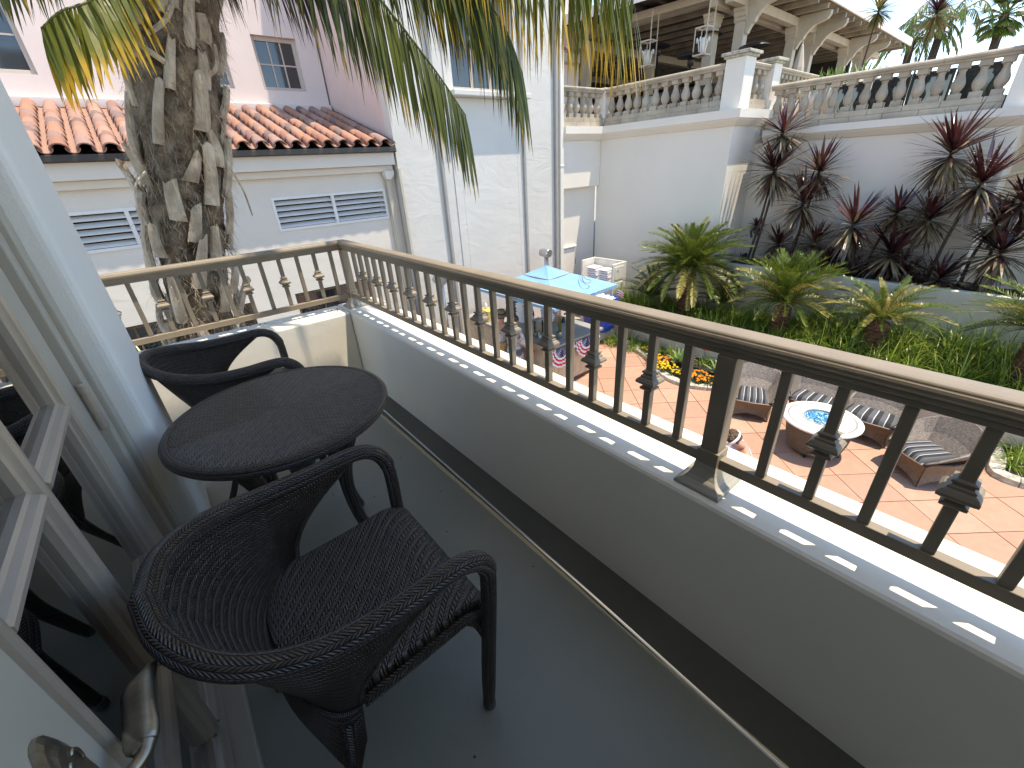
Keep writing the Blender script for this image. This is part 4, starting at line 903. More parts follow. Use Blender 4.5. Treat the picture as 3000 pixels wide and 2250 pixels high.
# ============================================================ TOWEL BAR
br = thing('bar_counter', 'L-shaped tan stone towel bar with grey counter top', 'bar', (6.3, 6.5, G))
obj('front', MB().box(5.80, 6.0, 5.93, 9.10, G, -3.49), M['travert'], br, bevel=.01)
obj('end_panel', MB().box(6.001, 7.38, 5.93, 6.10, G+.10, -3.49), M['travert'], br, bevel=.01)
obj('plinth', MB().box(6.001, 7.36, 5.96, 6.09, G, G+.099), M['kick'], br)
obj('return_panel', MB().box(7.22, 7.38, 6.101, 7.3, G, -3.49), M['travert'], br, bevel=.01)
obj('counter_top', MB().prism([(5.76, 5.87), (7.42, 5.87), (7.42, 7.35), (6.75, 7.35), (6.75, 9.14), (5.76, 9.14)], 'z', -3.4895, -3.43), M['counter'], br, bevel=.01)
def bunting(xc, w, h, zt_, lab):
    def f(u, v):
        a = PI*u; r = v; pl = .022*math.sin(u*PI*22)*v
        return Vector((xc-w/2*r*math.cos(a), 5.862-pl-.012*v-.004, zt_-h*r*math.sin(a)*1.0))
    o = obj('bunting', MB().grid(f, 88, 14, lambda u, v: (u, v)), M['bunting'], smooth=True, org=(xc, 5.85, zt_), rec=False); tag(o, lab, 'bunting', 'bunting on the bar end')
bunting(6.04, .80, .46, -3.50, 'stars and stripes fan bunting at the near corner of the bar')
bunting(6.86, .80, .46, -3.50, 'stars and stripes fan bunting at the far end of the bar panel')
um = thing('square_parasol', 'light blue square parasol shading the towel bar', 'parasol', (5.93, 6.11, G))
K = [Vector((7.03, 7.26, -2.2)), Vector((6.87, 5.13, -2.2)), Vector((4.91, 4.93, -2.2)), Vector((4.90, 7.14, -2.2))]; K = [q*1.068 for q in K]; pk = Vector((6.24, 6.50, -1.935))
for i in range(4):
    a, b = K[i], K[(i+1) % 4]
    mb = MB(); mb.grid(lambda u, v: pk.lerp(a.lerp(b, u), v)+Vector((0, 0, -.07*v*math.sin(PI*v)*math.sin(PI*u)-(.02 if v == 1 else 0)*math.sin(PI*u)*-1)), 10, 10)
    o = obj('canopy_panel', mb, M['blueum'], um, smooth=True)
    obj('valance', MB().grid(lambda u, v: a.lerp(b, u)+Vector((0, 0, -.05*v)), 10, 1), M['blueum'], um)
pk2 = Vector((6.24, 6.50, -1.885))
for i in range(4):
    a = pk.lerp(K[i], .32)+Vector((0, 0, .007)); b = pk.lerp(K[(i+1) % 4], .32)+Vector((0, 0, .007))
    obj('vent_flap', MB().grid(lambda u, v: pk2.lerp(a.lerp(b, u), v)+Vector((0, 0, -.02*math.sin(PI*v)*math.sin(PI*u))), 8, 6), M['blueum'], um, smooth=True)
    obj('vent_piping', MB().tube([a+Vector((0, 0, -.004)), a.lerp(b, .5)+Vector((0, 0, -.012)), b+Vector((0, 0, -.004))], .008, 5), M['conduit'], um)
    obj('rib', MB().tube([pk+Vector((0, 0, -.06)), K[i]+Vector((0, 0, -.03))], .012, 6), M['silver'], um)
obj('pole', MB().lathe([(.03, .05), (.03, 2.5)], 12, (6.24, 6.5, G)).lathe([(.30, 0), (.30, .05), (.05, .08)], 20, (6.24, 6.5, G)), M['silver'], um)
cord = cr([Vector(q)*1.056 for q in [(6.28, 5.62, -1.985), (6.15, 5.45, -2.03), (6.13, 5.33, -2.05), (6.22, 5.30, -2.06), (6.33, 5.36, -2.045), (6.30, 5.45, -2.03), (6.38, 5.60, -2.0), (6.52, 5.78, -1.985)]], 6)
tag(obj('loose_cord', MB().tube(cord, .009, 5), M['conduit'], smooth=True, org=(6.3, 5.5, -2.0)), 'grey loop of cord lying on the blue parasol', 'cord')
# counter things
def stack(nm, x, y, z, n, w, d, hh, lab, mat='towel', rz=0):
    t = thing(nm, lab, 'towels', (x, y, z)); random.seed(int(x*100))
    for k in range(n):
        dx, dy, a = random.uniform(-.015, .015), random.uniform(-.015, .015), random.uniform(-.06, .06)+rz
        def f(u, v):
            ang_ = 2*PI*v; sx_ = abs(math.cos(ang_))**.5*(1 if math.cos(ang_) > 0 else -1); sz_ = abs(math.sin(ang_))**.7*(1 if math.sin(ang_) > 0 else -1)
            X = (u-.5)*w; Y = d/2*sx_; Z = hh*.5*sz_*(1+.1*math.sin(u*9+k)); c2_, s2_ = math.cos(a), math.sin(a)
            return Vector((x+dx+X*c2_-Y*s2_, y+dy+X*s2_+Y*c2_, z+hh*(k+.5)+Z))
        mb = MB(); mb.grid(f, 8, 14); n_ = 9
        mb.f.append(tuple(j*n_ for j in range(14))); mb.mi.append(0); mb.f.append(tuple(j*n_+8 for j in range(14))); mb.mi.append(0)
        obj('folded_towel', mb, M[mat], t, smooth=False)
    return t
stack('towel_stack', 6.55, 7.62, -3.43, 9, .34, .26, .052, 'tall stack of folded white towels on the bar, left one behind the drink dispenser')
stack('towel_stack', 6.93, 7.15, -3.43, 8, .34, .26, .052, 'stack of folded white towels on the bar, right beside the other stack')
dp = thing('drink_dispenser', 'glass water dispenser with lemon slices and steel base on the counter', 'dispenser', (6.08, 6.62, -3.43))
c_ = (6.08, 6.62, -3.43)
obj('stand', MB().lathe([(.10, 0), (.105, .01), (.10, .05), (.09, .06)], 20, c_), M['silver'], dp)
obj('jar', MB().lathe([(.085, .061), (.10, .08), (.105, .14), (.105, .34), (.095, .37)], 24, c_, cap=False), M['clear'], dp, smooth=True)
obj('lid', MB().lathe([(.10, .371), (.102, .385), (.05, .40), (.012, .405), (.015, .43), (.001, .44)], 20, c_), M['conduit'], dp, smooth=True)
for k in range(7):
    a = k*2.4; obj('lemon_slice', MB().lathe([(.001, -.004), (.032, -.004), (.032, .004), (.001, .004)], 12, (c_[0]+.05*math.cos(a), c_[1]+.05*math.sin(a), c_[2]+.10+.022*k)), M['flowy'], dp)
obj('tap', MB().tube([(c_[0]-.10, c_[1]-.03, c_[2]+.10), (c_[0]-.16, c_[1]-.05, c_[2]+.10), (c_[0]-.165, c_[1]-.052, c_[2]+.06)], .010, 8), M['silver'], dp)
for k, (x, y) in enumerate(((5.98, 6.80), (5.99, 6.50))):
    g_ = thing('glass_jar', ('squat glass jar behind the drink dispenser' if k == 0 else 'small glass tumbler in front of the drink dispenser'), 'jar', (x, y, -3.43))
    obj('jar', MB().lathe([(.05, .001), (.055, .02), (.055, .12), (.05, .13)], 16, (x, y, -3.43), cap=False), M['clear'], g_, smooth=True); obj('contents', MB().lathe([(.045, .004), (.047, .06), (.03, .07)], 12, (x, y, -3.43)), M['cab'], g_)
pp = thing('potted_snake_plant', 'snake plant in a grey round pot with a pink heart tag', 'potted plant', (6.28, 6.17, -3.43))
obj('pot', MB().lathe([(.045, 0), (.07, .03), (.082, .08), (.08, .13), (.072, .135), (.066, .12), (.001, .115)], 24, (6.28, 6.17, -3.43)), M['pot'], pp, smooth=True)
random.seed(5)
for k in range(9):
    a = random.uniform(0, 2*PI); r = random.uniform(0, .035); h = random.uniform(.28, .42); w = .028; x0, y0 = 6.28+r*math.cos(a), 6.17+r*math.sin(a); tw_ = random.uniform(0, PI); ln_ = random.uniform(0, .06)
    def f(u, v):
        ww = w*(1-abs(v-.35)**2*1.6)*(1 if v < .85 else (1-v)/.15+.05); tt = tw_+v*1.2
        return Vector((x0+(u-.5)*2*ww*math.cos(tt)+ln_*v*math.cos(a), y0+(u-.5)*2*ww*math.sin(tt)+ln_*v*math.sin(a), -3.32+h*v))
    obj('leaf', MB().grid(f, 2, 10), M['cyc'], pp, smooth=True)
obj('heart_tag', MB().add([(6.23+.035*math.sin(q)**3*1.0, 6.088, -3.29+.033*(.8*math.cos(q)-.35*math.cos(2*q)-.15*math.cos(3*q))) for q in [2*PI*k/20 for k in range(20)]], [tuple(range(20))]), M['pink'], pp)
bx_ = thing('yellow_box', 'yellow carton with pump bottle standing on the bar counter', 'box', (5.98, 8.40, -3.43))
obj('carton', MB().box(5.86, 6.12, 8.22, 8.62, -3.43, -3.16), M['yellowbox'], bx_, bevel=.006)
obj('label_panel', MB().box(5.855, 5.859, 8.30, 8.42, -3.38, -3.22).box(5.855, 5.859, 8.46, 8.58, -3.38, -3.22), M['cab'], bx_)
pb = thing('pump_bottle', 'small white pump bottle on the yellow carton', 'bottle', (6.02, 8.5, -3.158))
obj('bottle', MB().lathe([(.035, 0), (.038, .01), (.036, .10), (.012, .125), (.012, .15)], 14, (6.02, 8.5, -3.158)), M['cab'], pb, smooth=True)
obj('pump', MB().tube([(6.02, 8.5, -3.01), (6.02, 8.5, -2.96), (5.96, 8.5, -2.955)], .007, 6), M['cab'], pb)
bl = thing('black_draped_bag', 'large black bag slumped behind the bar counter', 'bag', (6.9, 8.3, -3.8))
random.seed(9)
def f(u, v):
    a = 2*PI*u; ph = (v-.5)*PI; r = .30*(1+.16*math.sin(a*5+v*4)+.08*math.sin(a*11)); return Vector((6.95+r*math.cos(a)*math.cos(ph), 8.25+r*1.25*math.sin(a)*math.cos(ph), -3.42+.42*math.sin(ph)))
obj('bag', MB().grid(f, 40, 18), M['blackcloth'], bl, smooth=True)
obj('strap', MB().tube(cr([(6.70, 8.1, -3.1), (6.62, 8.2, -2.95), (6.70, 8.45, -3.1)], 6), .015, 6), M['blackcloth'], bl, smooth=True)
# towel cabinet
tc = thing('towel_cabinet', 'ivory open towel cabinet standing in the wall corner', 'cabinet', (10.0, 8.0, G))
zt2 = -2.60
obj('back', MB().box(10.27, 10.32, 7.44, 8.62, G, zt2), M['cab'], tc, bevel=.004); obj('side', MB().box(9.72, 10.269, 8.57, 8.62, G, zt2), M['cab'], tc, bevel=.004)
obj('side', MB().box(9.72, 10.269, 7.44, 7.50, G, zt2), M['cab'], tc, bevel=.004); obj('shelf', MB().box(9.73, 10.268, 7.501, 8.569, -3.32, -3.28), M['cab'], tc); obj('front_doors', MB().box(9.72, 9.75, 7.501, 8.569, G, -3.33), M['cab'], tc, bevel=.004)
for z0, z1 in ((-3.05, -2.68), (-3.45, -3.12), (-3.85, -3.52)): obj('side_panel', MB().box(9.80, 10.20, 7.425, 7.4395, z0, z1), M['cab'], tc, bevel=.01)
obj('grab_slot', MB().box(9.87, 9.89, 7.418, 7.4245, -2.83, -2.77).box(9.92, 9.94, 7.418, 7.4245, -2.83, -2.77), M['conduit'], tc)
obj('pull', MB().box(10.10, 10.15, 7.41, 7.4245, -3.28, -3.16), M['silver'], tc)
stack('towel_stack', 9.98, 8.30, -3.279, 8, .34, .36, .062, 'left stack of rolled white towels inside the ivory cabinet', rz=PI/2)
stack('towel_stack', 9.98, 7.86, -3.279, 8, .34, .36, .060, 'right stack of rolled white towels inside the ivory cabinet', rz=PI/2)
bb = thing('blue_laundry_cart', 'bright blue laundry tub heaped with used white towels', 'laundry tub', (8.9, 7.2, G))
ca, sa = math.cos(.12), math.sin(.12)
def BT(x, y, z): return Vector((8.88+x*ca-y*sa, 7.18+x*sa+y*ca, z))
def f(u, v):
    a = 2*PI*u; s = .30+.06*v; sx_ = abs(math.cos(a))**.35*(1 if math.cos(a) > 0 else -1); sy_2 = abs(math.sin(a))**.35*(1 if math.sin(a) > 0 else -1)
    return BT(s*sx_, s*1.1*sy_2, G+.35+.85*v)
tub = obj('tub', MB().grid(f, 40, 6), M['bluep'], bb, smooth=True, rec=False); sm = tub.modifiers.new('t', 'SOLIDIFY'); sm.thickness = .02; sm.offset = 1
obj('rim', MB().tube([f(k/40, 1) for k in range(41)], .022, 8, cap=False), M['bluep'], tub, smooth=True)
obj('undercarriage', MB().box(8.6, 9.16, 6.9, 7.46, G+.12, G+.34), M['conduit'], bb)
for x in (8.65, 9.1):
    for y in (6.95, 7.4): obj('wheel', MB().tube([(x-.02, y, G+.06), (x+.02, y, G+.06)], .06, 12), M['black'], bb)
rngt = random.Random(4); mb = MB()
def f(u, v):
    x = (u-.5)*.62; y = (v-.5)*.66; e = max(abs(u-.5), abs(v-.5))*2
    return BT(x, y, G+1.15+.10*(1-e**3)+.05*math.sin(u*17+v*5)*math.sin(v*13-u*7)+.02*math.sin(u*41)*math.sin(v*37))
tag(obj('used_towels', MB().grid(f, 40, 40), M['towel'], smooth=True, org=(8.9, 7.2, G+1.1)), 'crumpled white towels heaped in the blue tub', 'towels')
fl_ = thing('small_flag', 'tiny stars and stripes flag on a stick stuck among the leaves beside the blue tub', 'flag', (9.35, 6.95, -3.75))
obj('stick', MB().tube([(9.35, 6.95, -3.8), (9.33, 6.97, -3.12)], .006, 5), M['wood'], fl_); obj('cloth', MB().grid(lambda u, v: Vector((9.33+.02*math.sin(u*5), 6.965-.22*u, -3.13-.15*v-.05*u)), 8, 4, lambda u, v: (u*.5, .5+.5*v)), M['bunting'], fl_)
# steel posts by the tower
for (x, y, zt_, lab) in ((8.50, 8.85, -2.22, 'brushed steel post with drum head behind the blue parasol'), (5.08, 8.95, -2.32, 'brushed steel post with drum head seen through the railing by the tower foot')):
    t_ = thing('steel_post', lab, 'post', (x, y, G)); obj('pole', MB().lathe([(.06, 0), (.06, zt_-G-.02)], 16, (x, y, G)), M['silver'], t_, smooth=True)
    obj('drum_head', MB().tube([(x-.02, y+.16, zt_), (x-.02, y-.13, zt_), (x-.02, y-.16, zt_)], [.115, .115, .10], 20), M['silver'], t_)

# ============================================================ PEOPLE
def skin_mesh(name, verts, edges, radii, mat, parent, sub=2, root=0, flat=None):
    me = bpy.data.meshes.new(name); og = ORG[parent.name]
    me.from_pydata([(v[0]-og[0], v[1]-og[1], v[2]-og[2]) for v in verts], edges, [])
    o = bpy.data.objects.new(name, me); C.objects.link(o); o.parent = parent; ORG[o.name] = og
    sk_ = o.modifiers.new('skin', 'SKIN'); sk_.use_smooth_shade = True
    for i, r in enumerate(radii): me.skin_vertices[0].data[i].radius = (r, r) if not isinstance(r, tuple) else r
    for i in range(len(verts)): me.skin_vertices[0].data[i].use_root = (i == root)
    su = o.modifiers.new('sub', 'SUBSURF'); su.levels = sub; su.render_levels = sub
    me.materials.append(mat); return o
def person(label, base, face, joints, shirt, trousers, hair='hair', extra=None, skirt=None, sleeve=True):
    """joints in local frame: x = facing, y = left, z = up"""
    t = thing('person', label, 'person', base); ca, sa = math.cos(face), math.sin(face)
    def Wd(q): return (base[0]+q[0]*ca-q[1]*sa, base[1]+q[0]*sa+q[1]*ca, base[2]+q[2])
    J = {k: Wd(v) for k, v in joints.items()}
    names = ['pelvis', 'belly', 'chest', 'neck', 'headb', 'headt', 'shl', 'ell', 'wrl', 'hal', 'shr', 'elr', 'wrr', 'har', 'hil', 'knl', 'anl', 'tol', 'hir', 'knr', 'anr', 'tor']
    R = dict(pelvis=(.15, .11), belly=(.14, .10), chest=(.165, .11), neck=.052, headb=.075, headt=.088, shl=.065, ell=.042, wrl=.03, hal=.033, shr=.065, elr=.042, wrr=.03, har=.033, hil=.088, knl=.058, anl=.042, tol=.036, hir=.088, knr=.058, anr=.042, tor=.036)
    ed = [('pelvis', 'belly'), ('belly', 'chest'), ('chest', 'neck'), ('neck', 'headb'), ('headb', 'headt'), ('chest', 'shl'), ('shl', 'ell'), ('ell', 'wrl'), ('wrl', 'hal'), ('chest', 'shr'), ('shr', 'elr'), ('elr', 'wrr'), ('wrr', 'har'), ('pelvis', 'hil'), ('hil', 'knl'), ('knl', 'anl'), ('anl', 'tol'), ('pelvis', 'hir'), ('hir', 'knr'), ('knr', 'anr'), ('anr', 'tor')]
    ix = {n: i for i, n in enumerate(names)}
    body = skin_mesh('body', [J[n] for n in names], [(ix[a], ix[b]) for a, b in ed], [R[n] for n in names], M['skin'], t)
    # hands: five short tapered fingers each
    for s in ('l', 'r'):
        w, h = Vector(J['wr'+s]), Vector(J['ha'+s]); d = (h-w).normalized(); sd = d.cross(Vector((0, 0, 1))); sd = (sd if sd.length > .1 else Vector((1, 0, 0))).normalized()
        vs = [h-d*.02]; es = []; rr = [.024]
        for k, (off, ln_) in enumerate(((-.028, .055), (-.011, .072), (.008, .078), (.025, .070))):
            b = h+sd*off; vs += [b+d*.01, b+d*ln_*.6+Vector((0, 0, -.008)), b+d*ln_+Vector((0, 0, -.022))]; i0 = 1+3*k; es += [(0, i0), (i0, i0+1), (i0+1, i0+2)]; rr += [.010, .009, .007]
        b = h-sd*.035-d*.01; vs += [b, b-sd*.022+d*.025, b-sd*.02+d*.05]; es += [(0, 13), (13, 14), (14, 15)]; rr += [.012, .010, .008]
        skin_mesh('hand', [tuple(v) for v in vs], es, rr, M['skin'], t, 1)
    # clothing: slightly larger skins
    def cloth(nm, seq, es, k, mat):
        skin_mesh(nm, [J[n] for n in seq], [(seq.index(a), seq.index(b)) for a, b in es], [tuple(x+k for x in R[n]) if isinstance(R[n], tuple) else R[n]+k for n in seq], M[mat], t)
    cloth('shirt', ['belly', 'pelvis', 'chest', 'shl', 'ell', 'shr', 'elr'], [('pelvis', 'belly'), ('belly', 'chest'), ('chest', 'shl'), ('shl', 'ell'), ('chest', 'shr'), ('shr', 'elr')], .016, shirt)
    cloth('trousers', ['pelvis', 'hil', 'knl', 'anl', 'hir', 'knr', 'anr'], [('pelvis', 'hil'), ('hil', 'knl'), ('knl', 'anl'), ('pelvis', 'hir'), ('hir', 'knr'), ('knr', 'anr')], .013, trousers)
    if skirt:
        a, b = Vector(J['belly']), Vector(J['pelvis']); obj('skirt', MB().lathe([(.15, .12), (.17, 0), (.20, -.25), (.25, -.55), (.27, -.60)], 24, tuple(b), cap=False), M[skirt], t, smooth=True)
    # head: face features and hair
    hc = (Vector(J['headb'])+Vector(J['headt']))/2; f_ = Vector((ca, sa, 0)); s_ = Vector((-sa, ca, 0)); up = (Vector(J['headt'])-Vector(J['headb'])).normalized(); f_ = (f_-up*f_.dot(up)).normalized()
    obj('nose', MB().tube([hc+f_*.085+up*.01, hc+f_*.108-up*.025], [.008, .015], 8), M['skin'], t, smooth=True)
    for sg in (1, -1):
        obj('eye', MB().lathe([(.001, -.008), (.008, 0), (.001, .008)], 8, tuple(hc+f_*.088+s_*sg*.03+up*.012)), M['black'], t)
        obj('ear', MB().lathe([(.002, -.026), (.014, -.01), (.016, .01), (.004, .024)], 8, tuple(hc+s_*sg*.088-f_*.01)), M['skin'], t, smooth=True)
    obj('mouth', MB().tube([hc+f_*.088+s_*.02-up*.045, hc+f_*.094-up*.047, hc+f_*.088-s_*.02-up*.045], .004, 5), M['kick'], t)
    rh = random.Random(2)
    def hf(u, v):
        a = 2*PI*u; ph = PI*v*.62; r = .104+.007*math.sin(a*9+v*11)+.005*math.sin(a*17-v*9)
        front = max(0, math.cos(a)); ph *= 1-.38*front
        return hc+up*(.025+r*math.cos(ph)*1.05)+(f_*math.cos(a)+s_*math.sin(a))*r*math.sin(ph)-f_*.012
    obj('hair', MB().grid(hf, 40, 14), M[hair], t, smooth=True)
    if extra: extra(t, hc, f_, s_, up, Wd)
    return t
std = dict(pelvis=(0, 0, .95), belly=(0, 0, 1.12), chest=(0, 0, 1.33), neck=(.01, 0, 1.47), headb=(.03, 0, 1.56), headt=(.03, 0, 1.64), shl=(0, .19, 1.39), ell=(.03, .25, 1.12), wrl=(.15, .22, .95), hal=(.19, .21, .89), shr=(0, -.19, 1.39), elr=(.03, -.25, 1.12), wrr=(.15, -.22, .95), har=(.19, -.21, .89), hil=(0, .10, .90), knl=(.03, .11, .50), anl=(0, .11, .08), tol=(.14, .12, .03), hir=(0, -.10, .90), knr=(.01, -.11, .50), anr=(-.03, -.11, .08), tor=(.11, -.12, .03))
sit = dict(std); sit.update(pelvis=(-.05, 0, .50), belly=(-.09, 0, .66), chest=(-.12, 0, .86), neck=(-.08, 0, 1.00), headb=(.03, 0, 1.07), headt=(.085, 0, 1.145), shl=(-.12, .19, .92), ell=(.02, .26, .68), wrl=(.22, .16, .62), hal=(.28, .12, .60), shr=(-.12, -.19, .92), elr=(.02, -.26, .68), wrr=(.22, -.16, .62), har=(.28, -.12, .60), hil=(0, .10, .48), knl=(.42, .13, .48), anl=(.45, .13, .08), tol=(.58, .14, .03), hir=(0, -.10, .48), knr=(.42, -.13, .48), anr=(.45, -.13, .08), tor=(.58, -.14, .03))
def xband(t, hc, f_, s_, up, Wd):
    obj('headband', MB().tube([hc+up*.028+(f_*math.cos(a)+s_*math.sin(a))*(.108)+up*(-.02*math.cos(a)) for a in [2*PI*k/30 for k in range(31)]], .017, 8, cap=False), M['band'], t, smooth=True)
    rh = random.Random(3); mb = MB()
    for k in range(70):
        a = rh.uniform(0, 2*PI); ph = rh.uniform(0, 1.95); r = .108
        q = hc+up*(.02+r*math.cos(ph))+(f_*math.cos(a)+s_*math.sin(a))*r*math.sin(ph)
        if math.cos(a) > .45 and ph > 1.1: continue
        if abs((q-hc).dot(up)-.028) < .022: continue
        mb.lathe([(.002, -.014), (.013, -.006), (.014, .006), (.002, .013)], 6, tuple(q))
    obj('curls', mb, M['hair'], t, smooth=True)
person('person with curly brown hair, white headband and light blue shirt seated below the ledge', (4.98, 1.70, G+.10), rad(125), sit, 'blueshirt', 'denim', extra=xband)
def xhat(t, hc, f_, s_, up, Wd):
    q = hc+up*.065; obj('hat', MB().lathe([(.20, -.02), (.205, -.012), (.16, .0), (.105, .005), (.10, .06), (.085, .10), (.04, .105), (.001, .095)], 28, tuple(q), cap=False), M['straw'], t, smooth=True)
    obj('hat_band', MB().lathe([(.108, .008), (.105, .035)], 24, tuple(q), cap=False), M['black'], t)
p1 = dict(std); p1.update(ell=(.10, .26, 1.14), wrl=(.30, .16, 1.10), hal=(.36, .13, 1.10))
person('person in brown straw hat and printed white dress standing at the bar', (5.33, 7.02, G), rad(10), p1, 'print', 'print', extra=xhat, skirt='print')
p2 = dict(std); p2.update(ell=(.06, -.27, 1.13), elr=(.08, -.26, 1.10), wrr=(.22, -.30, .92), har=(.27, -.31, .86))
def xbag(t, hc, f_, s_, up, Wd): pass
pe2 = person('person with bare arms and printed top reaching down beside the straw hat wearer', (5.36, 6.62, G), rad(-5), p2, 'print', 'denim', skirt='print')
bg_ = thing('orange_tote_bag', 'orange tote bag hanging between the two people at the bar', 'bag', (5.30, 6.84, G+.9))
obj('body', MB().prism([(-.14, 0), (.14, 0), (.16, .30), (-.16, .30)], 'y', -.05, .05), M['orange'], bg_, bevel=.02); bg_.children[0].location = (0, 0, -.12)
bg_.children[0].data.transform(Matrix.Translation(Vector(ORG[bg_.name])))
obj('handle', MB().tube(cr([(5.22, 6.84, G+1.08), (5.24, 6.80, G+1.34), (5.36, 6.80, G+1.34), (5.38, 6.84, G+1.08)], 6), .010, 6), M['orange'], bg_, smooth=True)
fan = thing('round_fan', 'round red and white patterned fan held in a hand in front of the bar', 'fan', (5.60, 6.33, G+.88))
m, t_, p_ = newmat('red_white_print'); vo = N(t_, 'ShaderNodeTexVoronoi'); vo.inputs['Scale'].default_value = 45; t_.links.new(gpos(t_), vo.inputs[0]); t_.links.new(ramp(t_, vo.outputs['Distance'], [(.25, (.7, .68, .66)), (.4, (.45, .02, .03))]), p_.inputs['Base Color']); M['redp'] = m
obj('disc', MB().lathe([(.001, -.004), (.075, -.004), (.075, .004), (.001, .004)], 24, (0, 0, 0)), M['redp'], fan, org=None)
o = fan.children[0]; o.data.transform(Matrix.Translation(Vector(ORG[fan.name]))); o.rotation_euler = (0, rad(-75), rad(25)); 
p3 = dict(std); p3.update(ell=(.12, .26, 1.16), wrl=(.30, .14, 1.16), hal=(.36, .10, 1.16))
person('person in navy shirt working behind the bar next to the snake plant', (7.05, 7.05, G-.25), rad(200), p3, 'navy', 'navy')
# ============================================================ VEGETATION
def leafstrip(mb, p, d, L, w, droop, n=4, up=Vector((0, 0, 1)), fold=0.0, mi=0, taper=1.0, twist=0):
    """one strap leaf: base p, direction d, bends down by droop"""
    q = Vector(p); dd = Vector(d).normalized(); s_ = dd.cross(up)
    if s_.length < .05: s_ = dd.cross(Vector((1, 0, 0)))
    s_.normalize(); vs = []; uv = []
    for i in range(n+1):
        t = i/n; ww = w*(min(1, .45+t*2.2))*(1-t**2.6*taper)+.0006
        sd = s_*math.cos(twist*t)+dd.cross(s_)*math.sin(twist*t)
        vs += [q-sd*ww/2, q+sd*ww/2]; uv += [(0, t), (1, t)]
        dd = (dd+Vector((0, 0, -droop/n))).normalized(); q = q+dd*(L/n)
    mb.add(vs, [(2*i, 2*i+1, 2*i+3, 2*i+2) for i in range(n)], uv, mi)
def pinnate(path, nl, ll, lw, ang=55, droop=.5, rw=.012, profile=None, up=Vector((0, 0, 1)), vee=.25, jit=.1, rnd=random, n=3, hang=0.0, t0=.12, side=(1, -1)):
    """rachis tube + leaflets along path, returned as two MBs"""
    P = cr(path, 6); acc = [0]
    for i in range(1, len(P)): acc.append(acc[-1]+(P[i]-P[i-1]).length)
    T = acc[-1]; r = MB(); r.tube(P, [rw*(1-.8*i/len(P)) for i in range(len(P))], 6); lf = MB()
    for k in range(nl):
        t = t0+(1-t0)*(k+.5)/nl; s_ = t*T
        i = next(j for j in range(1, len(P)) if acc[j] >= s_-1e-9); f = (s_-acc[i-1])/(acc[i]-acc[i-1]); q = P[i-1].lerp(P[i], f); d = (P[i]-P[i-1]).normalized()
        sd = d.cross(up)
        sd = sd.normalized() if sd.length > .05 else Vector((1, 0, 0)); un = sd.cross(d).normalized()
        pf = profile(t) if profile else math.sin(PI*min(1, t*.85+.15))**.6
        for sg in side:
            a = rad(ang*(1-.35*t)+rnd.uniform(-8, 8)); dr = d*math.cos(a)+(sd*sg*math.cos(vee)+un*math.sin(vee))*math.sin(a)
            dr = (dr+Vector((0, 0, -hang))).normalized()+Vector((rnd.uniform(-jit, jit), rnd.uniform(-jit, jit), rnd.uniform(-jit, jit)))
            leafstrip(lf, q, dr, ll*pf*rnd.uniform(.85, 1.12), lw*rnd.uniform(.8, 1.15), droop*rnd.uniform(.7, 1.3), n, twist=rnd.uniform(-.8, .8))
    return r, lf

# ---- the big palm beside the balcony
pt = thing('feather_palm', 'shaggy palm with old leaf bases rising right behind the short railing', 'palm tree', (.05, 4.02, G))
R4 = random.Random(21)
axis = cr([(.02, 4.05, G), (.06, 4.05, -2.2), (.13, 4.02, -.95), (.40, 4.0, .25), (.62, 4.0, 1.05), (.86, 4.0, 1.8), (.98, 4.0, 2.35)], 8)
def axat(z):
    for a, b in zip(axis, axis[1:]):
        if a.z <= z <= b.z: return a.lerp(b, (z-a.z)/(b.z-a.z)), (b-a).normalized()
    return axis[-1], (axis[-1]-axis[-2]).normalized()
mb = MB(); nu, nv = 48, 150; mn = __import__('mathutils').noise
def trk(u, v):
    z = G+(2.45-G)*v; c, d = axat(z); a = 2*PI*u; x = Vector((1, 0, 0)); x = (x-d*x.dot(d)).normalized(); y = d.cross(x)
    dr = x*math.cos(a)+y*math.sin(a); r = .215+.03*math.sin(z*1.7)+.028*mn.noise(Vector((math.cos(a)*2.2, math.sin(a)*2.2, z*3.1)))+.022*mn.noise(Vector((math.cos(a)*7, math.sin(a)*7, z*9)))+.014*mn.noise(Vector((math.cos(a)*16, math.sin(a)*16, z*16)))
    return c+dr*r
obj('trunk', mb.grid(trk, nu, nv), M['fibre'], pt, smooth=True)
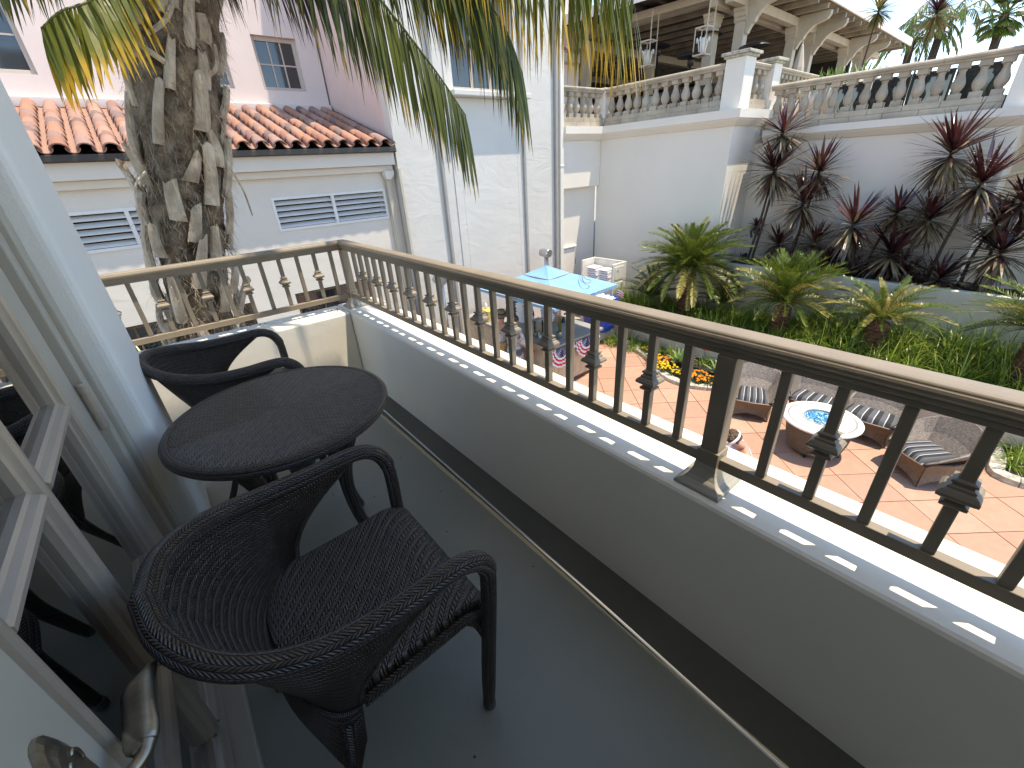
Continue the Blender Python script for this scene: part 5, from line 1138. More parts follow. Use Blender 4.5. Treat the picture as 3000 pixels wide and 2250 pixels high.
# leaf bases (boots): curved, tapering slabs pointing up, split tips
nb_ = 0
for z in np.arange(-2.2, 2.3, .062):
    for j in range(2):
        if R4.random() < .06: continue
        a = nb_*2.39996+R4.uniform(-.25, .25); nb_ += 1
        c, d = axat(z); x = Vector((1, 0, 0)); x = (x-d*x.dot(d)).normalized(); y = d.cross(x); out = x*math.cos(a)+y*math.sin(a); sd = d.cross(out)
        L = R4.uniform(.14, .40); w0 = R4.uniform(.030, .058); w1 = w0*R4.uniform(.45, .75); flare = R4.uniform(-.01, .045)+(.07 if R4.random() < .2 else 0); sk = R4.uniform(-.08, .08); th = R4.uniform(.014, .024)
        base = c+out*.224; mb = MB(); nn = 6; vs = []
        for i in range(nn+1):
            t = i/nn; w = w0+(w1-w0)*t; q = base+d*(L*t)+out*(.012+flare*t*t+.02*math.sin(PI*t))+sd*(sk*t)
            jag = [R4.uniform(-.03, .03) for _ in range(5)] if i == nn else [0]*5
            for kk, f_ in enumerate((-1, -.5, 0, .5, 1)):
                cv = .030*(1-f_*f_)*(1-.3*t); vs.append(q+sd*(w/1.0*f_)+out*cv+d*jag[kk])
            for kk, f_ in enumerate((1, .5, 0, -.5, -1)):
                cv = .030*(1-f_*f_)*(1-.3*t)-th; vs.append(q+sd*(w*f_*.96)+out*cv+d*jag[4-kk])
        fs = [(i*10+k, i*10+(k+1) % 10, (i+1)*10+(k+1) % 10, (i+1)*10+k) for i in range(nn) for k in range(10)]+[tuple(range(9, -1, -1)), tuple(nn*10+k for k in range(10))]
        obj('leaf_base', mb.add(vs, fs), M['boot'], pt, smooth=False)
# loose fibres and torn strips
mb = MB()
for k in range(11000):
    z = R4.uniform(-2.2, 2.3); a = R4.uniform(0, 2*PI); c, d = axat(z); x = (Vector((1, 0, 0))-d*d.x).normalized(); y = d.cross(x); out = x*math.cos(a)+y*math.sin(a)
    dr = (out*R4.uniform(.15, .9)+d*R4.uniform(-1.1, .7)+d.cross(out)*R4.uniform(-1, 1)).normalized()
    leafstrip(mb, c+out*R4.uniform(.20, .265), dr, R4.uniform(.04, .15), R4.uniform(.0012, .0038), R4.uniform(.2, 1.6), 3)
obj('trunk_fibres', mb, M['strand'], pt, kind='stuff')
for (p0, p1, p2, w) in (((.62, 3.76, 1.02), (.52, 3.72, .88), (.40, 3.74, .80), .026), ((.28, 3.76, .90), (.34, 3.72, .76), (.46, 3.74, .66), .030), ((.14, 3.80, .10), (.06, 3.78, .02), (.02, 3.79, -.12), .012), ((.64, 3.82, .62), (.72, 3.80, .68), (.75, 3.81, .80), .032), ((.62, 3.82, .1), (.65, 3.79, -.05), (.66, 3.80, -.22), .012)):
    obj('torn_strip', MB().tube(cr([p0, p1, p2], 7), [w*.5]+[w*.55]*13+[w*.2], 5), M['boot'], pt)
crown = Vector((.98, 4.0, 2.3))
def addfrond(path, nl, ll, lw, mat, **kw):
    r, lf = pinnate(path, nl, ll, lw, rnd=R4, **kw)
    f = obj('frond', r, M['rachisd' if mat == 'frondd' else 'rachis'], pt, smooth=True, rec=False); obj('leaflets', lf, M[mat], f, rec=False, kind='stuff')
env = lambda t: (.55+.45*math.sin(PI*min(1, t*1.0)))*(1 if t < .85 else .75)
# petioles with thorny edges near the crown plus fronds; paths in metres
addfrond([(.95, 4.0, 2.1), (1.10, 3.7, 1.80), (1.34, 3.40, 1.40), (1.66, 3.20, .98), (1.90, 3.05, .62), (2.06, 2.95, .34)], 96, .95, .019, 'frond', ang=82, hang=2.3, droop=.75, vee=-.1, rw=.016, t0=.05, profile=lambda t: .95-.35*t, n=5, jit=.07)
addfrond([(.98, 4.0, 2.3), (1.42, 3.6, 2.1), (1.95, 3.30, 1.60), (2.28, 3.12, 1.22), (2.50, 3.0, .90), (2.62, 2.95, .62)], 104, 1.0, .019, 'frond', ang=82, hang=2.4, droop=.7, vee=-.15, rw=.016, t0=.04, profile=lambda t: 1.0-.42*t, n=5, jit=.06)
addfrond([(1.0, 4.0, 2.3), (1.6, 3.4, 2.2), (2.40, 3.0, 1.56), (3.1, 2.92, 1.42), (3.85, 2.88, 1.20)], 84, .98, .024, 'frondy', ang=80, hang=2.8, droop=.7, vee=-.3, rw=.014, t0=.42, profile=lambda t: 1.0-.25*t, n=5, jit=.05)
addfrond([(.98, 4, 2.3), (1.2, 3.6, 1.80), (1.6, 3.3, 1.50), (2.0, 3.1, 1.30), (2.35, 3.0, 1.12)], 90, .80, .018, 'frond', ang=80, hang=2.3, droop=.6, vee=-.1, rw=.014, t0=.2, n=5, jit=.08, profile=lambda t: 1-.3*t)
addfrond([(.9, 3.95, 2.2), (1.0, 3.7, 1.6), (1.18, 3.6, 1.25), (1.36, 3.58, .98)], 40, .62, .013, 'frondd', ang=35, hang=1.5, droop=.5, vee=-.1, rw=.010, t0=.15, n=4, jit=.12)
addfrond([(.82, 3.9, 1.9), (.80, 3.72, 1.55), (.84, 3.62, 1.3), (.92, 3.6, 1.1)], 30, .62, .013, 'frondd', ang=30, hang=1.5, droop=.4, vee=-.1, rw=.009, t0=.1, n=4, jit=.12)
addfrond([(.75, 3.95, 2.0), (.50, 3.72, 1.5), (.36, 3.60, 1.08), (.20, 3.5, .88), (.05, 3.46, .80), (-.05, 3.44, .72)], 80, .50, .030, 'frondy', ang=75, hang=1.7, droop=.55, vee=-.2, rw=.013, t0=.08, n=5, jit=.10, profile=lambda t: 1-.25*t)
addfrond([(.7, 3.95, 2.0), (.4, 3.7, 1.6), (.10, 3.5, 1.18), (-.12, 3.42, .95), (-.28, 3.4, .80)], 64, .46, .018, 'frond', ang=75, hang=1.4, droop=.5, vee=-.1, rw=.012, t0=.1, n=4, jit=.08)
addfrond([(.7, 4.1, 2.0), (.4, 4.2, 2.6), (-.4, 4.2, 3.0), (-1.4, 4.2, 2.8), (-2.2, 4.2, 2.1)], 60, .6, .022, 'frond', ang=50, hang=.5, droop=.6)
for (ax_, ay_, hz) in ((1.4, 1.2, 1.3), (-.6, 1.8, 1.6), (.2, -1.2, 1.7), (1.9, -.2, 1.5), (-1.5, .6, 1.4), (-.2, .3, 2.4), (1.0, -1.7, 1.2)):
    p = [crown+Vector((ax_*f, ay_*f, hz*math.sin(PI*.62*f)*1.0)) for f in (0, .3, .6, 1.0, 1.35)]
    addfrond(p, 70, .62, .024, 'frond', ang=50, hang=.6, droop=.6, profile=lambda t: 1-.3*t)
# pale petioles in front of the upper trunk
for (a, b, c_) in (((.58, 3.76, .95), (.72, 3.72, 1.35), (.9, 3.78, 1.75)), ((.38, 3.76, .85), (.42, 3.72, 1.3), (.5, 3.8, 1.8))):
    obj('petiole', MB().tube(cr([a, b, c_], 8), [.030-.001*i for i in range(17)], 8), M['boot'], pt, smooth=True)
# low fan plant at the palm foot
fpn = thing('fan_palm_seedling', 'yellow green strappy plant peeping under the railing left of the palm trunk', 'plant', (-.25, 3.95, -2.0)); mb = MB()
obj('stem', MB().tube([(-.25, 3.95, G), (-.25, 3.95, -1.45)], .05, 8), M['cordt'], fpn)
for k in range(60):
    a = R4.uniform(0, 2*PI); el = R4.uniform(-.1, 1.0); leafstrip(mb, (-.25, 3.95, -1.45), (math.cos(a)*math.cos(el), math.sin(a)*math.cos(el), math.sin(el)), R4.uniform(.45, .75), .020, R4.uniform(.2, .8), 5)
obj('leaves', mb, M['agave'], fpn, rec=False, kind='stuff')
# planting strip under the cream wing
hb_ = thing('dark_hedge', 'dark clipped hedge strip at the foot of the cream wing', 'hedge', (1, 9.2, G)); mb = MB()
for k in range(9000):
    x = R4.choice((R4.uniform(-1.6, .1), R4.uniform(1.9, 3.9))); y = R4.uniform(8.6, 9.5); z = -2.95+R4.uniform(-.35, .2)
    leafstrip(mb, (x, y, z), (R4.uniform(-1, 1), R4.uniform(-1, 1), R4.uniform(-.2, 1)), .10, .05, .3, 2)
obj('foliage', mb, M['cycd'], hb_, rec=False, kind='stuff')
obj('soil_box', MB().box(-1.7, 3.95, 8.6, 9.5, G, -3.2), M['wood'], hb_)

# ---- cycads
def frond_mesh(L, bend, mat, nm, seed, lw=.0135, ll=.125):
    r_ = random.Random(seed); path = [(0, 0, 0), (L*.33, 0, L*.10*bend[0]), (L*.66, 0, L*.10*bend[1]), (L, 0, L*.10*bend[2])]
    r, lf = pinnate(path, 64, ll, lw, ang=64, droop=.05, vee=.55, rw=.010, jit=.04, rnd=r_, n=2, t0=.08, profile=lambda t: min(1, .45+t*2.5)*(1 if t < .75 else 1-(t-.75)*2.4))
    mb = MB(); mb.add(r.v, r.f, r.uv, 1); mb.add(lf.v, lf.f, lf.uv, 0)
    me = mb.mesh(nm); me.materials.append(M[mat]); me.materials.append(M['rachis']); return me
FM = {}
for mat in ('cyc', 'cycy', 'cycd'):
    FM[mat] = [frond_mesh(1.0, b, mat, 'frond', s_) for s_, b in enumerate(((1.6, 2.2, 1.4), (1.0, 1.1, 0), (.6, .2, -1.2), (1.5, 3.0, 3.6)))]
def cycad(label, c, z, R, rings, trunk=True, cone=False, base=-3.84, group='cycads in the long planting bed'):
    t = thing('cycad', label, 'cycad', (c[0], c[1], base), group=group)
    if trunk:
        mb = MB(); mb.lathe([(.15, 0), (.18, .1)]+[(.17+.018*(k % 2), .1+(z-base-.15)*k/16) for k in range(17)]+[(.08, z-base)], 20, (c[0], c[1], base)); obj('trunk', mb, M['cyctr'], t)
    k = 0; rr = random.Random(int(R*100)+int(abs(c[1])*10))
    for (n, el, ln_, mats, shp) in rings:
        for i in range(n):
            a = 2*PI*(i+rr.uniform(-.25, .25))/n+k*.37; m_ = rr.choice(mats); me = FM[m_][rr.choice(shp)]; e = rad(el+rr.uniform(-7, 7)); s_ = ln_*R*rr.uniform(.9, 1.08)
            place('frond', me, t, (c[0]+.05*math.cos(a), c[1]+.05*math.sin(a), z+.02*k), (rr.uniform(-.25, .25), -e, a), (s_, s_, s_))
        k += 1
    if cone: obj('cone', MB().lathe([(.05, 0), (.075, .08), (.07, .22), (.045, .34), (.01, .42)], 16, (c[0], c[1], z+.05)), M['cone'], t, smooth=True)
    return t
cycad('two-tiered cycad with tall rusty trunk at the left end of the bed', (10.5, 5.62), -2.62, 1.42, [(16, 58, .85, ['cyc', 'cycy'], [0, 1]), (20, 36, .98, ['cyc'], [0, 1]), (20, 18, 1.0, ['cyc'], [0, 1]), (16, 4, .95, ['cyc'], [1]), (22, -22, .98, ['cycy', 'cyc', 'cyc'], [1, 2]), (16, -36, .85, ['cycy', 'cyc'], [1, 2])])
cycad('bushy upright bright green cycad second from left', (10.5, 3.28), -3.12, 1.22, [(16, 78, .85, ['cyc'], [3, 0]), (20, 60, .95, ['cyc'], [0, 1]), (20, 40, 1.0, ['cyc'], [0, 1]), (18, 20, .98, ['cyc', 'cyc', 'cycy'], [0, 1]), (16, 0, .88, ['cyc', 'cyc', 'cycy'], [1, 2]), (12, -20, .75, ['cycy', 'cyc'], [1])])
cycad('open pale cycad with tan cone in its centre, third from left', (10.55, 1.55), -3.10, 1.08, [(8, 52, .8, ['cyc', 'cycy'], [0]), (13, 26, .92, ['cycy', 'cyc'], [0, 1]), (13, 8, .92, ['cycy', 'cyc'], [1]), (11, -8, .8, ['cyc'], [1])], cone=True)
cycad('cycad cut by the right edge of the picture', (10.5, -.5), -2.85, 1.1, [(12, 50, .9, ['cyc', 'cycy'], [0]), (16, 28, 1.0, ['cyc', 'cycy'], [0, 1]), (16, 8, 1.0, ['cyc'], [1]), (14, -14, .9, ['cyc', 'cycd'], [1])])
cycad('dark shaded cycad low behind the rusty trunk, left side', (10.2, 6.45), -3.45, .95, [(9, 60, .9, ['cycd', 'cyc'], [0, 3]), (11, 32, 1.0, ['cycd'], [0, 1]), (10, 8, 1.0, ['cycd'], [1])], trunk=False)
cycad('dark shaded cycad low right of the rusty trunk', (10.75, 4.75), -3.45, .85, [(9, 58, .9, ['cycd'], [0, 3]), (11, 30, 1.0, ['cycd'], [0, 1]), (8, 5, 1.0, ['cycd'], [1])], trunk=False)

# ---- cordylines: each head is a rosette on its own cane
rc = random.Random(31)
def rosette(mb, c, r, n=70, up=Vector((0, 0, 1)), lo=-75, w=.042, mi_hi=0, mi_lo=1, rr=rc, thr=22):
    for k in range(n):
        a = rr.uniform(0, 2*PI); f = (k+.5)/n; el = math.asin(max(-1, min(1, .95-(.95-math.sin(rad(lo)))*f)))+rad(rr.uniform(-8, 8))
        d = Vector((math.cos(a)*math.cos(el), math.sin(a)*math.cos(el), math.sin(el))); L = r*(1.0+.28*math.sin(PI*min(1, f+.25)))*rr.uniform(.85, 1.1)
        leafstrip(mb, Vector(c)+d*.02-Vector((0, 0, .30*r*f)), d, L, w*rr.uniform(.8, 1.15), .22+.28*f*rr.uniform(.5, 1.4), 4, mi=mi_hi if math.degrees(el) > thr+rr.uniform(-25, 25) else mi_lo, twist=rr.uniform(-.4, .4))
def cordy(label, c, r, foot, lean=None, n=78, mats=('cordr', 'cordo'), group='burgundy cordylines in the raised planter', lo=-72, nm='cordyline', w=.042):
    t = thing(nm, label, 'cordyline', foot, group=group); mb = MB(); rosette(mb, c, r, n, lo=lo, w=w); obj('leaf_rosette', mb, [M[m_] for m_ in mats], t, rec=False, kind='stuff')
    f, h = Vector(foot), Vector(c); m_ = f.lerp(h, .5)+(Vector(lean) if lean else Vector((0, 0, 0)))
    obj('cane', MB().tube(cr([f, m_, h+Vector((0, 0, -.02))], 6), [.034-.001*i for i in range(13)], 8), M['cordt'], t, smooth=True)
zb = -2.68
heads = [(12.0, 4.61, .36, .55, (12.05, 4.78, zb), 'tallest cordyline head, top left against the cornice'), (12.0, 4.64, -.38, .70, (12.1, 4.90, zb), 'shaggy cordyline head right below the tallest one'),
 (12.1, 3.72, -.45, .60, (12.2, 3.95, zb), 'spiky upright cordyline head left of the bare wall'), (11.95, 3.85, -1.08, .68, (12.1, 3.95, zb), 'full cordyline head below the spiky upright one'),
 (11.9, 2.75, -1.50, .68, (12.1, 2.9, zb), 'broad cordyline head in the centre of the clump'), (12.15, 2.13, -1.28, .44, (12.2, 2.4, zb), 'smaller cordyline head just right of the broad centre one'),
 (12.0, 1.61, -.20, .70, (12.1, 2.0, zb), 'high umbrella-shaped cordyline head on a bare cane at right'), (12.0, 1.05, -.70, .66, (12.2, 1.3, zb), 'tilted cordyline head right of the umbrella-shaped one'),
 (12.2, 1.60, -1.36, .58, (12.3, 1.8, zb), 'dark dense cordyline head under the umbrella-shaped one'), (11.85, 1.95, -2.02, .64, (12.0, 2.0, zb), 'dark low cordyline in front of the dense head'),
 (12.2, 4.25, -2.10, .46, (12.3, 4.3, zb), 'small dark cordyline low on the left of the planter'), (12.1, 3.45, -1.98, .46, (12.2, 3.4, zb), 'reddish low cordyline between the left canes and the centre'),
 (11.95, 1.10, -2.46, .46, (12.1, 1.1, zb), 'low spidery cordyline sprawling over the planter edge'), (11.95, .42, -1.86, .64, (12.1, .5, zb), 'pale streaked cordyline head near the right edge'),
 (12.2, .66, -1.40, .42, (12.3, .8, zb), 'small cordyline head above the pale streaked one'), (12.1, .45, -1.02, .45, (12.4, .6, zb), 'cordyline head at the right border with dry lower leaves'),
 (12.2, 4.86, -1.72, .20, (12.1, 4.90, -2.0), 'tiny shoot on the cane at the far left of the planter'), (11.85, 3.08, -2.42, .44, (12.0, 3.1, zb), 'low cordyline spilling over the planter below the centre head'),
 (11.85, 1.66, -2.42, .42, (12.0, 1.6, zb), 'drooping cordyline fringe hanging onto the planter wall'), (12.2, -.25, -1.5, .6, (12.2, -.2, zb), 'cordyline head beyond the right border of the picture')]
for x, y, z, r, ft, lab in heads: cordy(lab, (x, y, z), r, ft, (0, rc.uniform(-.08, .12), 0), n=int(80+100*r), w=.066)
mb = MB()
for k in range(700):      # dead leaves and litter under the clump
    y = rc.uniform(1.3, 3.9); leafstrip(mb, (rc.uniform(11.85, 12.5), y, rc.uniform(zb, zb+.55)), (rc.uniform(-1, 1), rc.uniform(-1, 1), rc.uniform(-.9, .4)), rc.uniform(.3, .6), .03, .6, 3, mi=rc.choice((0, 0, 1)))
o = obj('cordyline_skirts', mb, [M['cordr'], M['cordo']], rec=False, kind='stuff', org=(12, 2, zb)); tag(o, 'tangle of hanging dead leaves under the cordyline clump', 'dead leaves')
sk = thing('garden_spotlight', 'small black spotlight with conduit stub at the left end of the planter', 'spotlight', (12.45, 5.15, zb))
obj('lamp_head', MB().tube([(12.45, 5.18, zb+.13), (12.42, 5.08, zb+.16)], [.05, .065], 12), M['black'], sk); obj('stake', MB().tube([(12.46, 5.18, zb), (12.46, 5.18, zb+.12)], .012, 6), M['black'], sk); obj('conduit_stub', MB().tube([(12.6, 5.3, zb), (12.6, 5.3, zb+.18)], .012, 6), M['black'], sk)

# ---- strappy ground cover
gr = random.Random(77); mb = MB()
def tuft(x, y, z, n, L, w=.014, spread=1.0):
    for k in range(n):
        a = gr.uniform(0, 2*PI); el = gr.uniform(.35, 1.5); leafstrip(mb, (x+gr.uniform(-.05, .05), y+gr.uniform(-.05, .05), z), (math.cos(a)*math.cos(el), math.sin(a)*math.cos(el), math.sin(el)), L*gr.uniform(.6, 1.15), w*gr.uniform(.7, 1.2), gr.uniform(.9, 2.6), 6)
for k in range(430):
    x = gr.uniform(9.7, 11.3); y = gr.uniform(-3, 7.2)
    tall = 1.0 if y < 4.9 else .8
    tuft(x, y, -3.86+.30*max(0, (x-10.2))*(.8 if y < 2.9 else .3), 26, (.85 if y < 2.9 else .58)*tall*gr.uniform(.6, 1.15), w=.017)
for k in range(40): tuft(gr.uniform(9.7, 10.2), gr.uniform(6.4, 7.25), -3.8, 26, .85)
o = obj('strappy_ground_cover', mb, M['grass'], rec=False, kind='stuff', org=(10.5, 2, -3.84)); tag(o, 'dense bright green strappy leaves filling the long planting bed', 'ground cover')
mb = MB()
for k in range(46): tuft(gr.uniform(8.75, 9.4), gr.uniform(5.3, 6.9), G+.06, 16, .36, .012)
for k in range(16): tuft(gr.uniform(9.0, 9.4), gr.uniform(3.0, 5.2), G+.06, 18, .42, .013)
for k in range(34): tuft(gr.uniform(8.65, 9.4), gr.uniform(-2, -.75), G+.06, 20, .42, .012)
o = obj('border_grasses', mb, M['grass'], rec=False, kind='stuff', org=(9, 4, G)); tag(o, 'tufts of grass in the kerbed beds along the tan wall', 'grass')
for x, y, r, lab in ((8.78, 4.62, .34, 'pale green agave rosette left of the red flower'), (8.85, 3.72, .36, 'pale green agave rosette right of the red flower'), (9.1, 3.1, .30, 'pale green agave rosette behind the lounge chair')):
    t = thing('agave', lab, 'agave', (x, y, G+.06), group='agaves in the flower bed')
    me = None
    for k in range(22):
        a = k*2.4; el = rad(75-55*k/22); mb2 = MB(); leafstrip(mb2, (x, y, G+.10), (math.cos(a)*math.cos(el), math.sin(a)*math.cos(el), math.sin(el)), r*1.15, .075, .25, 4, taper=1.0); obj('leaf', mb2, M['agave'], t, rec=False)
# marigolds: small domes of petals on low green mounds
pom = MB(); pom.lathe([(.001, -.014), (.022, -.006), (.027, .006), (.018, .017), (.001, .021)], 7)
pomo = meshof('flower_head', pom, M['flowo']); pomy = meshof('flower_head', pom, M['flowy'])
mg = []
zone = [(8.30, 4.30), (8.42, 4.9), (8.7, 5.2), (8.6, 4.4), (8.3, 3.85), (8.5, 3.5), (8.75, 3.25)]
groups_ = [('yellow', pomy, [(8.22, 4.75), (8.32, 4.95), (8.50, 5.15), (8.70, 5.30), (8.40, 4.72), (8.25, 4.42), (8.90, 5.6)], 'plants of yellow marigolds in the flower bed'), ('orange', pomo, [(8.20, 4.12), (8.22, 3.90), (8.32, 3.68), (8.50, 3.45), (8.42, 4.20), (8.74, 3.20), (8.45, 3.95), (8.62, 4.95)], 'plants of orange marigolds in the flower bed')]
for cn, me, cs, lab in groups_:
    for i, (x, y) in enumerate(cs):
        side = ('at the kerb', 'near the agave', 'by the near kerb stones', 'toward the bar', 'on the inner side of the bed', 'by the lounge chair', 'behind the others', 'in the left group')[i % 8]
        t = thing('marigold_plant', f'low green mound of {cn} marigolds {side}', 'marigolds', (x, y, G+.06), group=lab)
        mb2 = MB()
        for k in range(120):
            a = gr.uniform(0, 2*PI); r = .17*math.sqrt(gr.random()); leafstrip(mb2, (x+r*math.cos(a), y+r*math.sin(a), G+.06+.05*gr.random()), (gr.uniform(-1, 1), gr.uniform(-1, 1), gr.uniform(.3, 1)), .08, .022, .5, 2)
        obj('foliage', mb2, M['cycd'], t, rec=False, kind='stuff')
        for k in range(15):
            a = gr.uniform(0, 2*PI); r = .17*math.sqrt(gr.random()); place('flower_head', me, t, (x+r*math.cos(a), y+r*math.sin(a), G+.145+.035*gr.random()), (gr.uniform(-.4, .4), gr.uniform(-.4, .4), 0), (gr.uniform(.8, 1.3),)*3)
rf = thing('red_flower', 'red frilly flower on a thin stem among the strappy leaves', 'flower', (8.95, 4.15, G+.06))
obj('stem', MB().tube([(8.95, 4.15, G+.06), (8.93, 4.14, G+.56)], .006, 5), M['rachis'], rf); mb2 = MB()
for k in range(70):
    a = gr.uniform(0, 2*PI); el = gr.uniform(-.4, 1.4); leafstrip(mb2, (8.93, 4.14, G+.57), (math.cos(a)*math.cos(el), math.sin(a)*math.cos(el), math.sin(el)), .085, .03, .5, 2)
obj('petals', mb2, M['flowr'], rf, rec=False)

# ============================================================ PERGOLA RESTAURANT
pe = thing('pergola_pavilion', 'beige timber pergola pavilion with paired columns on the upper terrace', 'pavilion', (15.3, 7.6, .875))
A2 = rad(2); EX = Vector((math.cos(A2), math.sin(A2), 0)); A7 = rad(7.4); EY = Vector((-math.sin(A7), math.cos(A7), 0)); O = Vector((15.3, 7.6, 0))
def Lp(t, s_, z): return O+EX*t+EY*s_+Vector((0, 0, z))
def lbox(mb, t0, t1, s0, s1, z0, z1):
    vs = [Lp(t, s_, z) for z in (z0, z1) for s_ in (s0, s1) for t in (t0, t1)]; return mb.add(vs, [(0, 2, 3, 1), (4, 5, 7, 6), (0, 1, 5, 4), (2, 6, 7, 3), (0, 4, 6, 2), (1, 3, 7, 5)])
def pbx(name, *a, m='beam', bv=.01): return obj(name, lbox(MB(), *a), M[m], pe, bevel=bv)
def column(t, s_, br_=True):
    pbx('column', t-.14, t+.14, s_-.14, s_+.14, .876, 3.42)
    cp = [(.14, 3.30), (.18, 3.34), (.18, 3.40), (.22, 3.43), (.25, 3.52), (.30, 3.56), (.30, 3.62), (-.30, 3.62), (-.30, 3.56), (-.25, 3.52), (-.22, 3.43), (-.18, 3.40), (-.18, 3.34), (-.14, 3.30)]
    vs = [Lp(t+q[0], s_-.16, q[1]) for q in cp]+[Lp(t+q[0], s_+.16, q[1]) for q in cp]; n = len(cp)
    obj('capital', MB().add(vs, [tuple(range(n)), tuple(range(2*n-1, n-1, -1))]+[(i, i+n, (i+1) % n+n, (i+1) % n) for i in range(n)]), M['beam'], pe)
    if br_:  # scrolled bracket reaching out under the eave
        pf = [(-.145, 3.0), (-.20, 3.02), (-.23, 3.10), (-.30, 3.22), (-.36, 3.26), (-.40, 3.36), (-.52, 3.50), (-.62, 3.58), (-.95, 3.68), (-1.02, 3.78), (-1.02, 3.90), (-.145, 3.90)]
        vs = [Lp(t-.09, s_+q[0], q[1]) for q in pf]+[Lp(t+.09, s_+q[0], q[1]) for q in pf]; n = len(pf)
        obj('bracket', MB().add(vs, [tuple(range(n)), tuple(range(2*n-1, n-1, -1))]+[(i, i+n, (i+1) % n+n, (i+1) % n) for i in range(n)]), M['beam'], pe)
for t in (0, 3.97, 5.77, 9.98, 12.15): column(t, 0)
for s_ in (.75, 5.2, 9.6): column(-.2, s_, False)
for t in (3.97, 9.98, 14.2):
    for s_ in (5.2, 9.6): column(t, s_, False)
pbx('beam', -1.0, 15.0, -.14, .10, 3.625, 3.86); pbx('beam', -1.0, 15.0, .30, .50, 3.625, 3.86)
pbx('beam', -.35, -.05, -.9, 16, 3.861, 4.06); pbx('beam', -.75, -.55, -.9, 16, 3.861, 4.06)
for s_ in (5.2, 9.6): pbx('beam', -.9, 15, s_-.12, s_+.12, 3.55, 3.80)
for k in range(16): 
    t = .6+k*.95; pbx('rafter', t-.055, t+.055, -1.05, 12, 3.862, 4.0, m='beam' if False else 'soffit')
for k in range(18):
    s_ = -1.0+k*.75
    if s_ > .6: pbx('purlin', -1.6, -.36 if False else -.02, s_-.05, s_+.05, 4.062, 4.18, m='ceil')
for k in range(13):
    s0 = -1.08+k*.30; pbx('soffit_board', -1.7, 15.5, s0, s0+.292, 4.19, 4.22, m='soffit' if k < 5 else 'ceil', bv=0)  # inner boards take the brown darkened for interior shade
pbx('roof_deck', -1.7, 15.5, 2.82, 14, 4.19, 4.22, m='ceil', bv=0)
pbx('fascia', -1.75, 15.6, -1.14, -1.085, 4.02, 4.30, m='fascia'); pbx('fascia', -1.76, -1.705, -1.084, 14, 4.02, 4.30, m='fascia')
pbx('roof', -1.7, 15.5, -1.08, 14, 4.221, 4.30, m='fascia', bv=0)
pbx('back_wall', -.3, 15, 12.2, 12.4, .876, 4.1, m='ceil', bv=0); pbx('side_wall', 15.0, 15.2, 1, 12.4, .876, 4.1, m='ceil', bv=0)  # inner walls share the brown with the shade coloured in
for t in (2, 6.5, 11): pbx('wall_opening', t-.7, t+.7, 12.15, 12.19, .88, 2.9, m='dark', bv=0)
def lantern(x, y, z0, z1, lab):
    t = thing('hanging_lantern', lab, 'lantern', (x, y, z0)); w = .17
    mb = MB()
    for sx in (-w, w):
        for sy in (-w, w): mb.box(x+sx-.011, x+sx+.011, y+sy-.011, y+sy+.011, z0, z0+.62)
    for zz_ in (z0, z0+.62):
        mb.box(x-w, x+w, y-w-.014, y-w+.014, zz_-.02, zz_+.02).box(x-w, x+w, y+w-.014, y+w+.014, zz_-.02, zz_+.02).box(x-w-.014, x-w+.014, y-w, y+w, zz_-.02, zz_+.02).box(x+w-.014, x+w+.014, y-w, y+w, zz_-.02, zz_+.02)
    obj('cage', mb, M['beam'], t); obj('glass_tube', MB().lathe([(.06, .02), (.06, .4)], 12, (x, y, z0)), M['cab'], t, smooth=True)
    for k in range(8):
        a = k*PI/4; obj('scroll_bar', MB().tube(cr([(x+.08*math.cos(a), y+.08*math.sin(a), z0+.03), (x+.13*math.cos(a), y+.13*math.sin(a), z0+.30), (x+.17*math.cos(a), y+.17*math.sin(a), z0+.40), (x+.18*math.cos(a), y+.18*math.sin(a), z0+.30)], 4), .010, 5), M['fascia'], t, smooth=True)
    for sx in (-w, w): obj('hanger', MB().box(x+sx-.012, x+sx+.012, y-w-.012, y-w+.012, z0+.62, z1), M['beam'], t)
lantern(13.9, 7.95, 2.50, 3.86, 'white caged lantern hanging left of the corner columns'); lantern(13.9, 9.75, 2.55, 3.86, 'white caged lantern half hidden by the yellow palm leaflets')
def heater(x, y, z, lab):
    t = thing('patio_heater', lab, 'heater', (x, y, .876)); obj('pole', MB().lathe([(.22, 0), (.22, .05), (.03, .08), (.03, z-.876-.25)], 14, (x, y, .876)), M['black'], t, smooth=True)
    obj('burner', MB().lathe([(.09, -.28), (.10, -.05)], 14, (x, y, z)), M['black'], t, smooth=True); obj('reflector', MB().lathe([(.40, -.06), (.38, -.03), (.22, .03), (.05, .07), (.001, .075)], 28, (x, y, z), cap=False), M['black'], t, smooth=True)
heater(15.0, 8.44, 3.2, 'tallest looking black mushroom heater behind the lantern'); heater(14.0, 8.32, 2.60, 'black mushroom heater standing just above the balustrade'); heater(15.0, 10.15, 3.25, 'black mushroom heater furthest left under the pergola'); heater(15.1, 7.05, 2.68, 'black mushroom heater behind the capped white pillar')
cu_ = thing('closed_umbrella', 'folded beige umbrella standing between the pergola columns', 'umbrella', (17.0, 6.5, .876))
obj('pole', MB().lathe([(.025, 0), (.025, 1.95)], 8, (17.0, 6.5, .876)), M['beam'], cu_); obj('cloth', MB().lathe([(.14, .9), (.20, .95), (.17, 1.3), (.10, 1.6), (.04, 1.85), (.001, 1.9)], 9, (17.0, 6.5, .876)), M['beam'], cu_)
